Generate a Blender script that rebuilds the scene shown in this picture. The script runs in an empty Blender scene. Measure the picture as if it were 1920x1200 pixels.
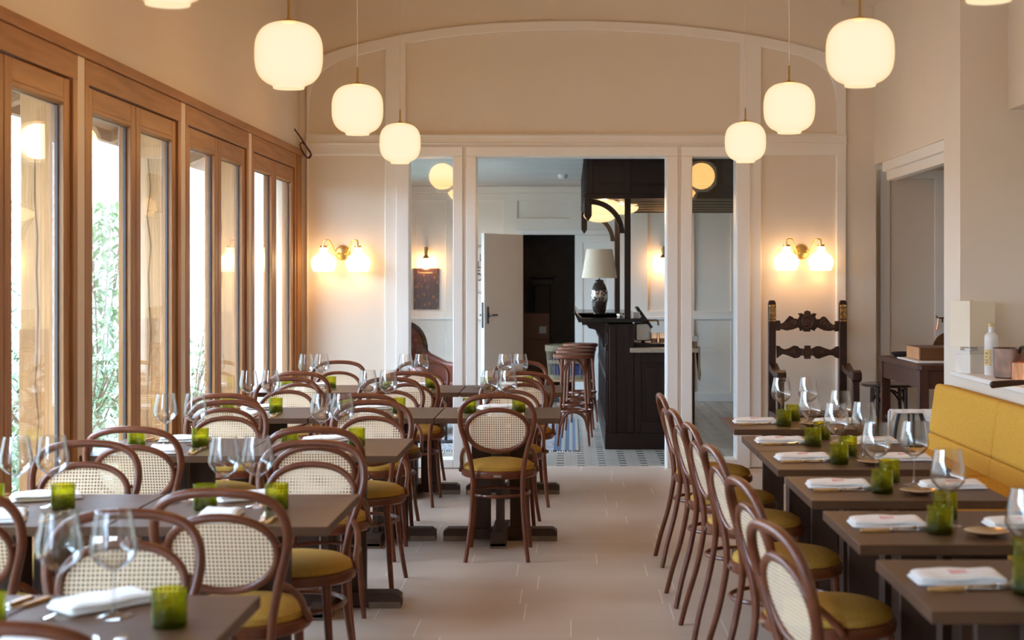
import bpy, bmesh, math, random
from mathutils import Vector, Matrix
from mathutils.geometry import delaunay_2d_cdt
random.seed(7)
PI = math.pi
C = bpy.context.scene.collection
sc = bpy.context.scene

# ------------------------------------------------------------------ camera, world, exposure
F = 2800.0; VX = 1070.0; VY = 522.0; EYE = 1.5
cd = bpy.data.cameras.new('camera'); cam = bpy.data.objects.new('camera', cd); C.objects.link(cam)
cam.location = (0, 0, EYE); cam.rotation_euler = (PI/2, 0, 0)
cd.sensor_width = 36; cd.lens = F/1920*36
cd.shift_x = -(VX-960)/1920; cd.shift_y = -(600-VY)/1920
cd.clip_start = .05; cd.clip_end = 200
cd.dof.use_dof = True; cd.dof.focus_distance = 9.5; cd.dof.aperture_fstop = 3.6
sc.camera = cam
sc.view_settings.view_transform = 'Standard'; sc.view_settings.look = 'None'
sc.view_settings.gamma = 1; sc.view_settings.use_curve_mapping = False
sc.view_settings.exposure = 0.12
sc.cycles.transparent_max_bounces = 24
sc.cycles.max_bounces = 9; sc.cycles.diffuse_bounces = 5
sc.cycles.sample_clamp_indirect = 6.0
sc.cycles.use_denoising = True
SKY = 24.0
w = bpy.data.worlds.new('sky'); sc.world = w; w.use_nodes = True
bg = w.node_tree.nodes['Background']; bg.inputs[0].default_value = (.62, .84, 1.12, 1); bg.inputs[1].default_value = SKY
PEND_W = 35.0; SCONCE_W = 5.0

def portal(loc, rot, sx, sy):
    l = bpy.data.lights.new('daylight_portal', 'AREA'); l.shape = 'RECTANGLE'; l.size = sx; l.size_y = sy
    l.cycles.is_portal = True
    o = bpy.data.objects.new('daylight_portal', l); C.objects.link(o); o.location = loc; o.rotation_euler = rot
portal((-2.3, 5.0, 1.25), (0, -PI/2, 0), 2.5, 13.6)
portal((-2.42, 14.7, 1.2), (0, -PI/2, 0), 2.3, 4.5)

# ------------------------------------------------------------------ materials
def nm(name):
    m = bpy.data.materials.new(name); m.use_nodes = True
    nt = m.node_tree; nt.nodes.clear()
    out = nt.nodes.new('ShaderNodeOutputMaterial')
    return m, nt, out
def N(nt, t, **kw):
    n = nt.nodes.new(t)
    for k, v in kw.items(): setattr(n, k, v)
    return n
def L(nt, a, b): nt.links.new(a, b)
def math_n(nt, op, a, b=None, c=None):
    n = N(nt, 'ShaderNodeMath', operation=op)
    for i, v in enumerate((a, b, c)):
        if v is None: continue
        if hasattr(v, 'links'): L(nt, v, n.inputs[i])
        else: n.inputs[i].default_value = v
    return n.outputs[0]
def pbr(name, col, rough=.5, metal=0, col2=None, scale=8, stretch=(1,1,1), bump=0, bscale=None, spec=.5, detail=4, coat=0, sheen=0, mixpow=(.35,.65)):
    m, nt, out = nm(name)
    b = N(nt, 'ShaderNodeBsdfPrincipled'); L(nt, b.outputs[0], out.inputs[0])
    b.inputs['Roughness'].default_value = rough; b.inputs['Metallic'].default_value = metal
    b.inputs['Specular IOR Level'].default_value = spec
    if coat: b.inputs['Coat Weight'].default_value = coat; b.inputs['Coat Roughness'].default_value = .15
    if sheen: b.inputs['Sheen Weight'].default_value = sheen
    b.inputs['Base Color'].default_value = (*col, 1)
    tc = N(nt, 'ShaderNodeTexCoord'); mp = N(nt, 'ShaderNodeMapping'); L(nt, tc.outputs['Object'], mp.inputs[0])
    mp.inputs['Scale'].default_value = stretch
    if col2 is None: col2 = tuple(c*.9 for c in col)
    nz = N(nt, 'ShaderNodeTexNoise'); nz.inputs['Scale'].default_value = scale; nz.inputs['Detail'].default_value = detail
    L(nt, mp.outputs[0], nz.inputs['Vector'])
    cr = N(nt, 'ShaderNodeValToRGB'); cr.color_ramp.elements[0].position = mixpow[0]; cr.color_ramp.elements[1].position = mixpow[1]
    cr.color_ramp.elements[0].color = (*col2, 1); cr.color_ramp.elements[1].color = (*col, 1)
    L(nt, nz.outputs['Fac'], cr.inputs[0]); L(nt, cr.outputs[0], b.inputs['Base Color'])
    if bump:
        n2 = N(nt, 'ShaderNodeTexNoise'); n2.inputs['Scale'].default_value = bscale or scale*3; n2.inputs['Detail'].default_value = 3
        L(nt, mp.outputs[0], n2.inputs['Vector'])
        bp = N(nt, 'ShaderNodeBump'); bp.inputs['Strength'].default_value = bump; bp.inputs['Distance'].default_value = .01
        L(nt, n2.outputs['Fac'], bp.inputs['Height']); L(nt, bp.outputs[0], b.inputs['Normal'])
    return m
M = {}
M['paint'] = pbr('wall paint', (.72,.635,.525), .6, scale=2, col2=(.705,.62,.51), bump=.04, bscale=90)
M['panel_paint'] = pbr('panelling paint', (.78,.74,.68), .38, scale=2, col2=(.77,.73,.67), bump=.02, bscale=60)
M['far_paint'] = pbr('far room paint', (.80,.74,.66), .5, scale=2, col2=(.79,.73,.65))
M['white_trim'] = pbr('white satin paint', (.82,.80,.76), .35, scale=3, col2=(.81,.79,.75))
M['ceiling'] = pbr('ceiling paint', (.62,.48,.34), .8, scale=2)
M['bar_ceiling'] = pbr('grey bar ceiling', (.50,.485,.47), .8, scale=2)
M['oak'] = pbr('oiled oak', (.37,.175,.062), .42, scale=5, stretch=(6,6,.5), col2=(.27,.12,.04), bump=.08, bscale=12, spec=.35)
M['oak_h'] = pbr('oiled oak lying', (.37,.175,.062), .42, scale=5, stretch=(6,.5,6), col2=(.27,.12,.04), bump=.08, bscale=12, spec=.35)
M['raw_oak'] = pbr('raw oak', (.32,.155,.05), .75, scale=4, stretch=(9,9,.6), col2=(.24,.11,.035), bump=.3, bscale=10)
M['raw_oak_light'] = pbr('pale planed oak', (.43,.23,.085), .75, scale=4, stretch=(9,9,.6), col2=(.35,.18,.065), bump=.3, bscale=10)
M['black_crack'] = pbr('open crack', (.08,.045,.025), .9)
M['eave'] = pbr('eave boards', (.36,.20,.10), .7, scale=4, stretch=(8,.6,8), col2=(.26,.14,.07))
M['gasket'] = pbr('dark glazing gasket', (.05,.045,.04), .5)
M['beech'] = pbr('stained bentwood', (.15,.042,.016), .28, scale=9, stretch=(2,2,2), col2=(.105,.028,.011), spec=.4)
M['beech_stool'] = pbr('bentwood stool stain', (.19,.055,.022), .3, scale=9, col2=(.14,.04,.016), spec=.45)
M['dark_bent'] = pbr('near black bentwood', (.035,.014,.009), .25, scale=9, coat=.4)
M['mustard'] = pbr('mustard seat cloth', (.46,.265,.05), .9, scale=260, col2=(.31,.17,.03), bump=.25, bscale=320, spec=.15)
M['bench_cloth'] = pbr('mustard linen', (.68,.385,.06), .9, scale=90, stretch=(1,1,3.5), col2=(.54,.29,.04), bump=.35, bscale=260, spec=.15)
M['tabletop'] = pbr('dark table laminate', (.095,.046,.024), .42, scale=6, stretch=(1,9,1), col2=(.078,.037,.019), spec=.2)
M['tablebase'] = pbr('dark table base', (.060,.030,.019), .5, scale=6, stretch=(3,3,.6), col2=(.042,.021,.013), spec=.25)
M['tablefoot'] = pbr('table foot glide wood', (.16,.10,.06), .6, scale=8, col2=(.11,.065,.04))
M['brass'] = pbr('brass', (.70,.46,.16), .28, 1)
M['dark_brass'] = pbr('aged brass', (.34,.24,.10), .4, 1)
M['steel'] = pbr('cutlery steel', (.72,.70,.67), .18, 1)
M['chrome'] = pbr('worn chrome', (.55,.53,.50), .25, 1)
M['amber_handle'] = pbr('horn handle', (.50,.27,.08), .3, scale=30, col2=(.35,.17,.04), coat=.3)
M['linen'] = pbr('white napkin cloth', (.84,.83,.81), .8, scale=120, col2=(.80,.79,.77), bump=.25, bscale=200)
M['red_print'] = pbr('faded red print', (.72,.30,.28), .8)
M['silver_dish'] = pbr('silvered dish', (.74,.62,.48), .2, 1)
M['cable'] = pbr('white cable', (.75,.68,.58), .6)
M['purple_cable'] = pbr('dark cable', (.08,.03,.05), .4)
M['bar'] = pbr('dark bar wood', (.020,.0085,.0065), .42, scale=5, stretch=(3,3,.6), col2=(.014,.006,.005), spec=.3)
M['bar_top'] = pbr('black polished counter', (.012,.010,.010), .18, scale=5)
M['stone_top'] = pbr('beige worktop', (.46,.40,.32), .35, scale=30, col2=(.40,.34,.27))
M['carved'] = pbr('carved walnut', (.040,.014,.007), .4, scale=14, col2=(.024,.008,.004), bump=.15, bscale=60, spec=.35)
M['relief'] = pbr('relief lightened for gleam', (.13,.055,.032), .25, spec=.5)  # paler than the carved wood: gleam on the raised carving put into the colour
M['gilt'] = pbr('worn gilding', (.95,.58,.16), .4, .5, scale=45, col2=(.25,.12,.04))
M['side_table'] = pbr('side table wood', (.085,.030,.017), .42, scale=6, stretch=(3,3,.7), col2=(.055,.02,.012), spec=.35)
M['walnut_box'] = pbr('walnut box', (.17,.065,.02), .4, scale=5, stretch=(.5,6,6), col2=(.10,.038,.012))
M['box_end'] = pbr('pale box end', (.55,.28,.12), .5)
M['shade_cream'] = pbr('cream lampshade', (.80,.71,.55), .8, scale=200, col2=(.77,.68,.52))
M['plaster_base'] = pbr('cream lamp base', (.78,.73,.65), .6)
M['stoneware'] = pbr('white stoneware', (.76,.74,.70), .3, coat=.3)
M['cork'] = pbr('bottle stopper', (.60,.43,.20), .6)
M['bottle_label'] = pbr('yellowed label', (.66,.50,.25), .7, scale=60, col2=(.55,.40,.18))
M['ink'] = pbr('black ink', (.012,.012,.013), .6)
M['copper_old'] = pbr('tarnished copper', (.33,.17,.11), .42, 1, scale=14, col2=(.16,.10,.075))
M['copper'] = pbr('bright copper', (.78,.33,.16), .28, 1, scale=20, stretch=(4,4,.4), col2=(.50,.19,.09))
M['iron'] = pbr('black iron', (.03,.028,.027), .45, .4)
M['leather'] = pbr('red brown leather', (.20,.050,.030), .38, scale=7, col2=(.13,.030,.02), bump=.1, coat=.15)
M['leather_seat'] = pbr('rose cushion', (.38,.13,.10), .6, scale=60, col2=(.30,.10,.08))
M['wicker'] = pbr('grey wicker', (.22,.17,.10), .7, scale=70, col2=(.13,.10,.06), bump=.5)
M['blue_cloth'] = pbr('blue cloth', (.035,.04,.12), .85, scale=20, col2=(.02,.025,.07))
M['stand_wood'] = pbr('stand wood', (.36,.18,.08), .5)
M['white_door'] = pbr('white door paint', (.80,.78,.73), .45, scale=2, col2=(.79,.77,.72))
M['door_warm'] = pbr('beige door paint', (.78,.66,.55), .5, scale=2, col2=(.77,.65,.54))
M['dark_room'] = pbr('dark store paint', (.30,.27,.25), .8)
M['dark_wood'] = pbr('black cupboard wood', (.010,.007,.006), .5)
M['cardboard'] = pbr('cardboard', (.20,.10,.06), .8, scale=4, col2=(.16,.08,.05))
M['paper'] = pbr('paper label', (.55,.55,.55), .8)
M['lampshade_linen'] = pbr('linen drum shade', (.80,.68,.52), .8, scale=180, col2=(.74,.62,.46), bump=.2)
M['ceramic_dark'] = pbr('dark glazed ceramic', (.028,.022,.020), .22, scale=22, col2=(.06,.045,.035), coat=.5)
M['ceramic_band'] = pbr('metallic glaze band', (.50,.46,.42), .28, .8, scale=45, col2=(.05,.03,.02), mixpow=(.45,.55))
M['screen_black'] = pbr('black plastic', (.012,.014,.018), .4)
M['plastic_white'] = pbr('white plastic', (.75,.74,.73), .5)
M['towel'] = pbr('beige towel', (.45,.34,.21), .9, bump=.3)
M['roots'] = pbr('dried stuff', (.50,.36,.18), .8, scale=40, col2=(.25,.15,.07))
M['coffee'] = pbr('amber contents', (.25,.10,.03), .4)
M['soil'] = pbr('garden ground', (.30,.30,.24), .95, scale=6, col2=(.14,.17,.09), bump=.5)
M['pink_wall'] = pbr('pink render', (.80,.56,.50), .8, scale=3, col2=(.76,.52,.46))
M['leaf'] = pbr('shrub leaf', (.16,.27,.11), .5, scale=20, col2=(.08,.15,.06))
M['leaf_pale'] = pbr('bamboo leaf', (.34,.43,.24), .5, scale=20, col2=(.22,.30,.15))
M['twig'] = pbr('twig', (.20,.13,.08), .8)
def stone_wall():
    m, nt, out = nm('whitewashed stone'); b = N(nt, 'ShaderNodeBsdfPrincipled'); L(nt, b.outputs[0], out.inputs[0])
    tc = N(nt, 'ShaderNodeTexCoord'); mp = N(nt, 'ShaderNodeMapping'); mp.inputs['Scale'].default_value = (1, 1, 2.2)
    L(nt, tc.outputs['Object'], mp.inputs[0])
    v = N(nt, 'ShaderNodeTexVoronoi'); v.inputs['Scale'].default_value = 2.6; v.feature = 'DISTANCE_TO_EDGE'
    n = N(nt, 'ShaderNodeTexNoise'); n.inputs['Scale'].default_value = 9; n.inputs['Detail'].default_value = 6
    L(nt, mp.outputs[0], v.inputs['Vector']); L(nt, mp.outputs[0], n.inputs['Vector'])
    h = math_n(nt, 'ADD', math_n(nt, 'MINIMUM', v.outputs['Distance'], .12), math_n(nt, 'MULTIPLY', n.outputs['Fac'], .25))
    bp = N(nt, 'ShaderNodeBump'); bp.inputs['Strength'].default_value = 1; bp.inputs['Distance'].default_value = .25
    L(nt, h, bp.inputs['Height']); L(nt, bp.outputs[0], b.inputs['Normal'])
    b.inputs['Base Color'].default_value = (.80, .80, .79, 1); b.inputs['Roughness'].default_value = .9
    return m
M['stone'] = stone_wall()

def floor_mat():
    m, nt, out = nm('limestone floor tiles'); b = N(nt, 'ShaderNodeBsdfPrincipled'); L(nt, b.outputs[0], out.inputs[0])
    tc = N(nt, 'ShaderNodeTexCoord'); sp = N(nt, 'ShaderNodeSeparateXYZ'); L(nt, tc.outputs['Object'], sp.inputs[0])
    X, Y = sp.outputs[0], sp.outputs[1]
    rY = math_n(nt, 'DIVIDE', math_n(nt, 'ADD', Y, .113), .318)
    row = math_n(nt, 'FLOOR', rY); fy = math_n(nt, 'FRACT', rY)
    wn = N(nt, 'ShaderNodeTexWhiteNoise', noise_dimensions='1D'); L(nt, row, wn.inputs['W'])
    u = math_n(nt, 'ADD', math_n(nt, 'DIVIDE', X, .66), wn.outputs['Value'])
    fx = math_n(nt, 'FRACT', u); col = math_n(nt, 'FLOOR', u)
    jx = math_n(nt, 'LESS_THAN', fx, .0075)
    jy = math_n(nt, 'LESS_THAN', fy, .012)
    n2 = N(nt, 'ShaderNodeTexWhiteNoise', noise_dimensions='2D'); cb = N(nt, 'ShaderNodeCombineXYZ'); L(nt, row, cb.inputs[0]); L(nt, col, cb.inputs[1]); L(nt, cb.outputs[0], n2.inputs['Vector'])
    nz = N(nt, 'ShaderNodeTexNoise'); nz.inputs['Scale'].default_value = 3.5; nz.inputs['Detail'].default_value = 8; L(nt, tc.outputs['Object'], nz.inputs['Vector'])
    k = math_n(nt, 'ADD', math_n(nt, 'MULTIPLY', n2.outputs['Value'], .35), math_n(nt, 'MULTIPLY', nz.outputs['Fac'], .65))
    cr = N(nt, 'ShaderNodeValToRGB'); cr.color_ramp.elements[0].position = .25; cr.color_ramp.elements[1].position = .75
    cr.color_ramp.elements[0].color = (.46, .355, .275, 1); cr.color_ramp.elements[1].color = (.53, .425, .345, 1); L(nt, k, cr.inputs[0])
    mx = N(nt, 'ShaderNodeMixRGB'); L(nt, jx, mx.inputs[0]); L(nt, cr.outputs[0], mx.inputs[1]); mx.inputs[2].default_value = (.72, .64, .56, 1)
    mx2 = N(nt, 'ShaderNodeMixRGB'); L(nt, math_n(nt, 'MULTIPLY', jy, .22), mx2.inputs[0]); L(nt, mx.outputs[0], mx2.inputs[1]); mx2.inputs[2].default_value = (.66, .58, .5, 1)
    L(nt, mx2.outputs[0], b.inputs['Base Color']); b.inputs['Roughness'].default_value = .42
    return m
def bar_floor_mat():
    m, nt, out = nm('pale tiles with black insets'); b = N(nt, 'ShaderNodeBsdfPrincipled'); L(nt, b.outputs[0], out.inputs[0])
    tc = N(nt, 'ShaderNodeTexCoord'); sp = N(nt, 'ShaderNodeSeparateXYZ'); L(nt, tc.outputs['Object'], sp.inputs[0])
    X, Y = sp.outputs[0], sp.outputs[1]
    r = math_n(nt, 'DIVIDE', Y, .165); row = math_n(nt, 'FLOOR', r); fy = math_n(nt, 'ABSOLUTE', math_n(nt, 'SUBTRACT', math_n(nt, 'FRACT', r), .5))
    u = math_n(nt, 'ADD', math_n(nt, 'DIVIDE', X, .17), math_n(nt, 'MULTIPLY', row, .0))
    fx = math_n(nt, 'ABSOLUTE', math_n(nt, 'SUBTRACT', math_n(nt, 'FRACT', u), .5))
    hole = math_n(nt, 'MULTIPLY', math_n(nt, 'LESS_THAN', fx, .17), math_n(nt, 'LESS_THAN', fy, .13))
    g = math_n(nt, 'GREATER_THAN', math_n(nt, 'MAXIMUM', fx, fy), .485)
    nz = N(nt, 'ShaderNodeTexNoise'); nz.inputs['Scale'].default_value = 5; L(nt, tc.outputs['Object'], nz.inputs['Vector'])
    cr = N(nt, 'ShaderNodeValToRGB'); cr.color_ramp.elements[0].color = (.36, .31, .26, 1); cr.color_ramp.elements[1].color = (.45, .40, .34, 1); L(nt, nz.outputs['Fac'], cr.inputs[0])
    mg = N(nt, 'ShaderNodeMixRGB'); L(nt, math_n(nt, 'MULTIPLY', g, .45), mg.inputs[0]); L(nt, cr.outputs[0], mg.inputs[1]); mg.inputs[2].default_value = (.3, .27, .23, 1)
    mx = N(nt, 'ShaderNodeMixRGB'); L(nt, hole, mx.inputs[0]); L(nt, mg.outputs[0], mx.inputs[1]); mx.inputs[2].default_value = (.015, .014, .014, 1)
    L(nt, mx.outputs[0], b.inputs['Base Color']); b.inputs['Roughness'].default_value = .25
    return m
M['floor'] = floor_mat(); M['bar_floor'] = bar_floor_mat()

def cane_mat():
    m, nt, out = nm('woven cane'); b = N(nt, 'ShaderNodeBsdfPrincipled')
    b.inputs['Roughness'].default_value = .5
    tc = N(nt, 'ShaderNodeTexCoord'); sp = N(nt, 'ShaderNodeSeparateXYZ'); L(nt, tc.outputs['Object'], sp.inputs[0])
    P = .0118
    fx = math_n(nt, 'ABSOLUTE', math_n(nt, 'SUBTRACT', math_n(nt, 'FRACT', math_n(nt, 'DIVIDE', sp.outputs[0], P)), .5))
    fz = math_n(nt, 'ABSOLUTE', math_n(nt, 'SUBTRACT', math_n(nt, 'FRACT', math_n(nt, 'DIVIDE', sp.outputs[2], P)), .5))
    d = math_n(nt, 'MAXIMUM', math_n(nt, 'MAXIMUM', fx, fz), math_n(nt, 'MULTIPLY', math_n(nt, 'ADD', fx, fz), .72))
    hole = math_n(nt, 'LESS_THAN', d, .265)
    cr = N(nt, 'ShaderNodeValToRGB'); cr.color_ramp.elements[0].position = .2; cr.color_ramp.elements[1].position = .45
    cr.color_ramp.elements[0].color = (.58, .40, .22, 1); cr.color_ramp.elements[1].color = (.88, .72, .52, 1)
    L(nt, d, cr.inputs[0]); L(nt, cr.outputs[0], b.inputs['Base Color'])
    tl = N(nt, 'ShaderNodeBsdfTranslucent'); tl.inputs[0].default_value = (.75, .52, .30, 1)
    ms = N(nt, 'ShaderNodeMixShader'); ms.inputs[0].default_value = .25; L(nt, b.outputs[0], ms.inputs[1]); L(nt, tl.outputs[0], ms.inputs[2])
    tr = N(nt, 'ShaderNodeBsdfTransparent')
    mh = N(nt, 'ShaderNodeMixShader'); L(nt, hole, mh.inputs[0]); L(nt, ms.outputs[0], mh.inputs[1]); L(nt, tr.outputs[0], mh.inputs[2])
    L(nt, mh.outputs[0], out.inputs[0]); return m
M['cane'] = cane_mat()

def thin_glass(name, base=.04, gain=.96, power=5, tint=(1,1,1), edge=(1,1,1), rough=0.0):
    m, nt, out = nm(name)
    lw = N(nt, 'ShaderNodeLayerWeight'); lw.inputs[0].default_value = .5
    f = math_n(nt, 'ADD', math_n(nt, 'MULTIPLY', math_n(nt, 'POWER', lw.outputs['Facing'], power), gain), base)
    f = math_n(nt, 'MINIMUM', f, 1)
    tr = N(nt, 'ShaderNodeBsdfTransparent'); gl = N(nt, 'ShaderNodeBsdfGlossy'); gl.inputs['Roughness'].default_value = rough
    mc = N(nt, 'ShaderNodeMixRGB'); L(nt, math_n(nt, 'POWER', lw.outputs['Facing'], 3), mc.inputs[0])
    mc.inputs[1].default_value = (*tint, 1); mc.inputs[2].default_value = (*edge, 1); L(nt, mc.outputs[0], tr.inputs[0])
    ms = N(nt, 'ShaderNodeMixShader'); L(nt, f, ms.inputs[0]); L(nt, tr.outputs[0], ms.inputs[1]); L(nt, gl.outputs[0], ms.inputs[2])
    L(nt, ms.outputs[0], out.inputs[0]); return m
M['pane'] = thin_glass('window glass', base=.045, gain=.95, power=4.5, tint=(.97,.98,.98))
M['wine_glass'] = thin_glass('wine glass crystal', base=.07, gain=.8, power=2.4, tint=(.985,.985,.985), edge=(.62,.62,.64), rough=.02)
def green_glass():
    m, nt, out = nm('olive green bottle glass')
    lw = N(nt, 'ShaderNodeLayerWeight'); lw.inputs[0].default_value = .5
    tc = N(nt, 'ShaderNodeTexCoord'); sp = N(nt, 'ShaderNodeSeparateXYZ'); L(nt, tc.outputs['Object'], sp.inputs[0])
    mp = N(nt, 'ShaderNodeMapping'); mp.inputs['Scale'].default_value = (1, 1, .6); L(nt, tc.outputs['Object'], mp.inputs[0])
    nz = N(nt, 'ShaderNodeTexNoise'); nz.inputs['Scale'].default_value = 38; nz.inputs['Detail'].default_value = 3; nz.inputs['Distortion'].default_value = 1.2; L(nt, mp.outputs[0], nz.inputs['Vector'])
    # the solid base and the rim edges hold more glass, so they pass less light
    basez = math_n(nt, 'SUBTRACT', 1, math_n(nt, 'MULTIPLY', math_n(nt, 'ADD', sp.outputs[2], math_n(nt, 'MULTIPLY', nz.outputs['Fac'], -.03)), 30))
    thick = math_n(nt, 'MINIMUM', math_n(nt, 'MAXIMUM', basez, 0), 1)
    t = math_n(nt, 'MAXIMUM', math_n(nt, 'MULTIPLY', thick, .85), math_n(nt, 'POWER', lw.outputs['Facing'], 2.2))
    cr = N(nt, 'ShaderNodeValToRGB'); cr.color_ramp.elements[0].position = .35; cr.color_ramp.elements[1].position = .6
    cr.color_ramp.elements[0].color = (.78, .76, .24, 1); cr.color_ramp.elements[1].color = (.91, .89, .36, 1); L(nt, nz.outputs['Fac'], cr.inputs[0])
    mc = N(nt, 'ShaderNodeMixRGB'); L(nt, t, mc.inputs[0]); L(nt, cr.outputs[0], mc.inputs[1]); mc.inputs[2].default_value = (.12, .13, .012, 1)
    tr = N(nt, 'ShaderNodeBsdfTransparent'); L(nt, mc.outputs[0], tr.inputs[0])
    gl = N(nt, 'ShaderNodeBsdfGlossy'); gl.inputs['Roughness'].default_value = .06; gl.inputs['Color'].default_value = (.85, .9, .55, 1)
    bp = N(nt, 'ShaderNodeBump'); bp.inputs['Strength'].default_value = .6; bp.inputs['Distance'].default_value = .006; L(nt, nz.outputs['Fac'], bp.inputs['Height']); L(nt, bp.outputs[0], gl.inputs['Normal'])
    tl = N(nt, 'ShaderNodeBsdfTranslucent'); tl.inputs[0].default_value = (.50, .50, .03, 1)
    f = math_n(nt, 'ADD', math_n(nt, 'MULTIPLY', math_n(nt, 'POWER', lw.outputs['Facing'], 3), .6), .05)
    m1 = N(nt, 'ShaderNodeMixShader'); m1.inputs[0].default_value = .10; L(nt, tr.outputs[0], m1.inputs[1]); L(nt, tl.outputs[0], m1.inputs[2])
    m2 = N(nt, 'ShaderNodeMixShader'); L(nt, f, m2.inputs[0]); L(nt, m1.outputs[0], m2.inputs[1]); L(nt, gl.outputs[0], m2.inputs[2])
    L(nt, m2.outputs[0], out.inputs[0]); return m
M['green_glass'] = green_glass()
def opal(name, col, strength, tr=.25, edge=(1,.60,.24)):
    m, nt, out = nm(name)
    e = N(nt, 'ShaderNodeEmission'); e.inputs[1].default_value = strength
    lw = N(nt, 'ShaderNodeLayerWeight'); lw.inputs[0].default_value = .5
    mc = N(nt, 'ShaderNodeMixRGB'); L(nt, math_n(nt, 'MULTIPLY', math_n(nt, 'POWER', lw.outputs['Facing'], 2.6), .9), mc.inputs[0])
    mc.inputs[1].default_value = (*col, 1); mc.inputs[2].default_value = (*edge, 1); L(nt, mc.outputs[0], e.inputs[0])
    t = N(nt, 'ShaderNodeBsdfTransparent')
    ms = N(nt, 'ShaderNodeMixShader'); ms.inputs[0].default_value = tr; L(nt, e.outputs[0], ms.inputs[1]); L(nt, t.outputs[0], ms.inputs[2])
    L(nt, ms.outputs[0], out.inputs[0]); return m
M['opal'] = opal('lit opal glass', (1, .84, .58), 1.05)
M['opal_rim'] = opal('lit opal mouth', (1, .88, .66), 1.15)
M['opal_hot'] = opal('lit sconce glass', (1, .82, .52), 3.2)
M['opal_amber'] = opal('lit oval shade', (1, .74, .40), 1.3)

def poster_mat():
    m, nt, out = nm('dark city print'); b = N(nt, 'ShaderNodeBsdfPrincipled'); L(nt, b.outputs[0], out.inputs[0]); b.inputs['Roughness'].default_value = .35
    tc = N(nt, 'ShaderNodeTexCoord'); mp = N(nt, 'ShaderNodeMapping'); mp.inputs['Scale'].default_value = (1, 1, .35); L(nt, tc.outputs['Object'], mp.inputs[0])
    v = N(nt, 'ShaderNodeTexVoronoi'); v.inputs['Scale'].default_value = 34; L(nt, mp.outputs[0], v.inputs['Vector'])
    cr = N(nt, 'ShaderNodeValToRGB'); e = cr.color_ramp.elements
    e[0].position = 0; e[0].color = (.60, .25, .05, 1); e[1].position = .30; e[1].color = (.05, .016, .008, 1)
    L(nt, v.outputs['Distance'], cr.inputs[0]); L(nt, cr.outputs[0], b.inputs['Base Color']); return m
M['poster'] = poster_mat()
def rug_mat():
    m, nt, out = nm('flecked striped rug'); b = N(nt, 'ShaderNodeBsdfPrincipled'); L(nt, b.outputs[0], out.inputs[0]); b.inputs['Roughness'].default_value = .95
    tc = N(nt, 'ShaderNodeTexCoord'); sp = N(nt, 'ShaderNodeSeparateXYZ'); L(nt, tc.outputs['Object'], sp.inputs[0])
    nz = N(nt, 'ShaderNodeTexNoise'); nz.inputs['Scale'].default_value = 34; nz.inputs['Detail'].default_value = 3; L(nt, tc.outputs['Object'], nz.inputs['Vector'])
    c1 = N(nt, 'ShaderNodeValToRGB'); e = c1.color_ramp.elements; e[0].position = .42; e[0].color = (.10, .10, .13, 1); e[1].position = .58; e[1].color = (.36, .32, .29, 1); L(nt, nz.outputs['Fac'], c1.inputs[0])
    c2 = N(nt, 'ShaderNodeValToRGB'); c2.color_ramp.interpolation = 'CONSTANT'
    e = c2.color_ramp.elements; e[0].position = 0; e[0].color = (.045, .065, .11, 1)
    e[1].position = .3; e[1].color = (.28, .25, .21, 1)
    for p, c in ((.45, (.055, .08, .12, 1)), (.62, (.28, .25, .21, 1)), (.75, (.10, .12, .17, 1)), (.88, (.28, .25, .21, 1))):
        q = e.new(p); q.color = c
    L(nt, math_n(nt, 'DIVIDE', math_n(nt, 'ADD', sp.outputs[0], .15), .22), c2.inputs[0])
    st = math_n(nt, 'GREATER_THAN', sp.outputs[0], -.15)
    mx = N(nt, 'ShaderNodeMixRGB'); L(nt, st, mx.inputs[0]); L(nt, c1.outputs[0], mx.inputs[1]); L(nt, c2.outputs[0], mx.inputs[2])
    L(nt, mx.outputs[0], b.inputs['Base Color']); return m
M['rug'] = rug_mat()

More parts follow.
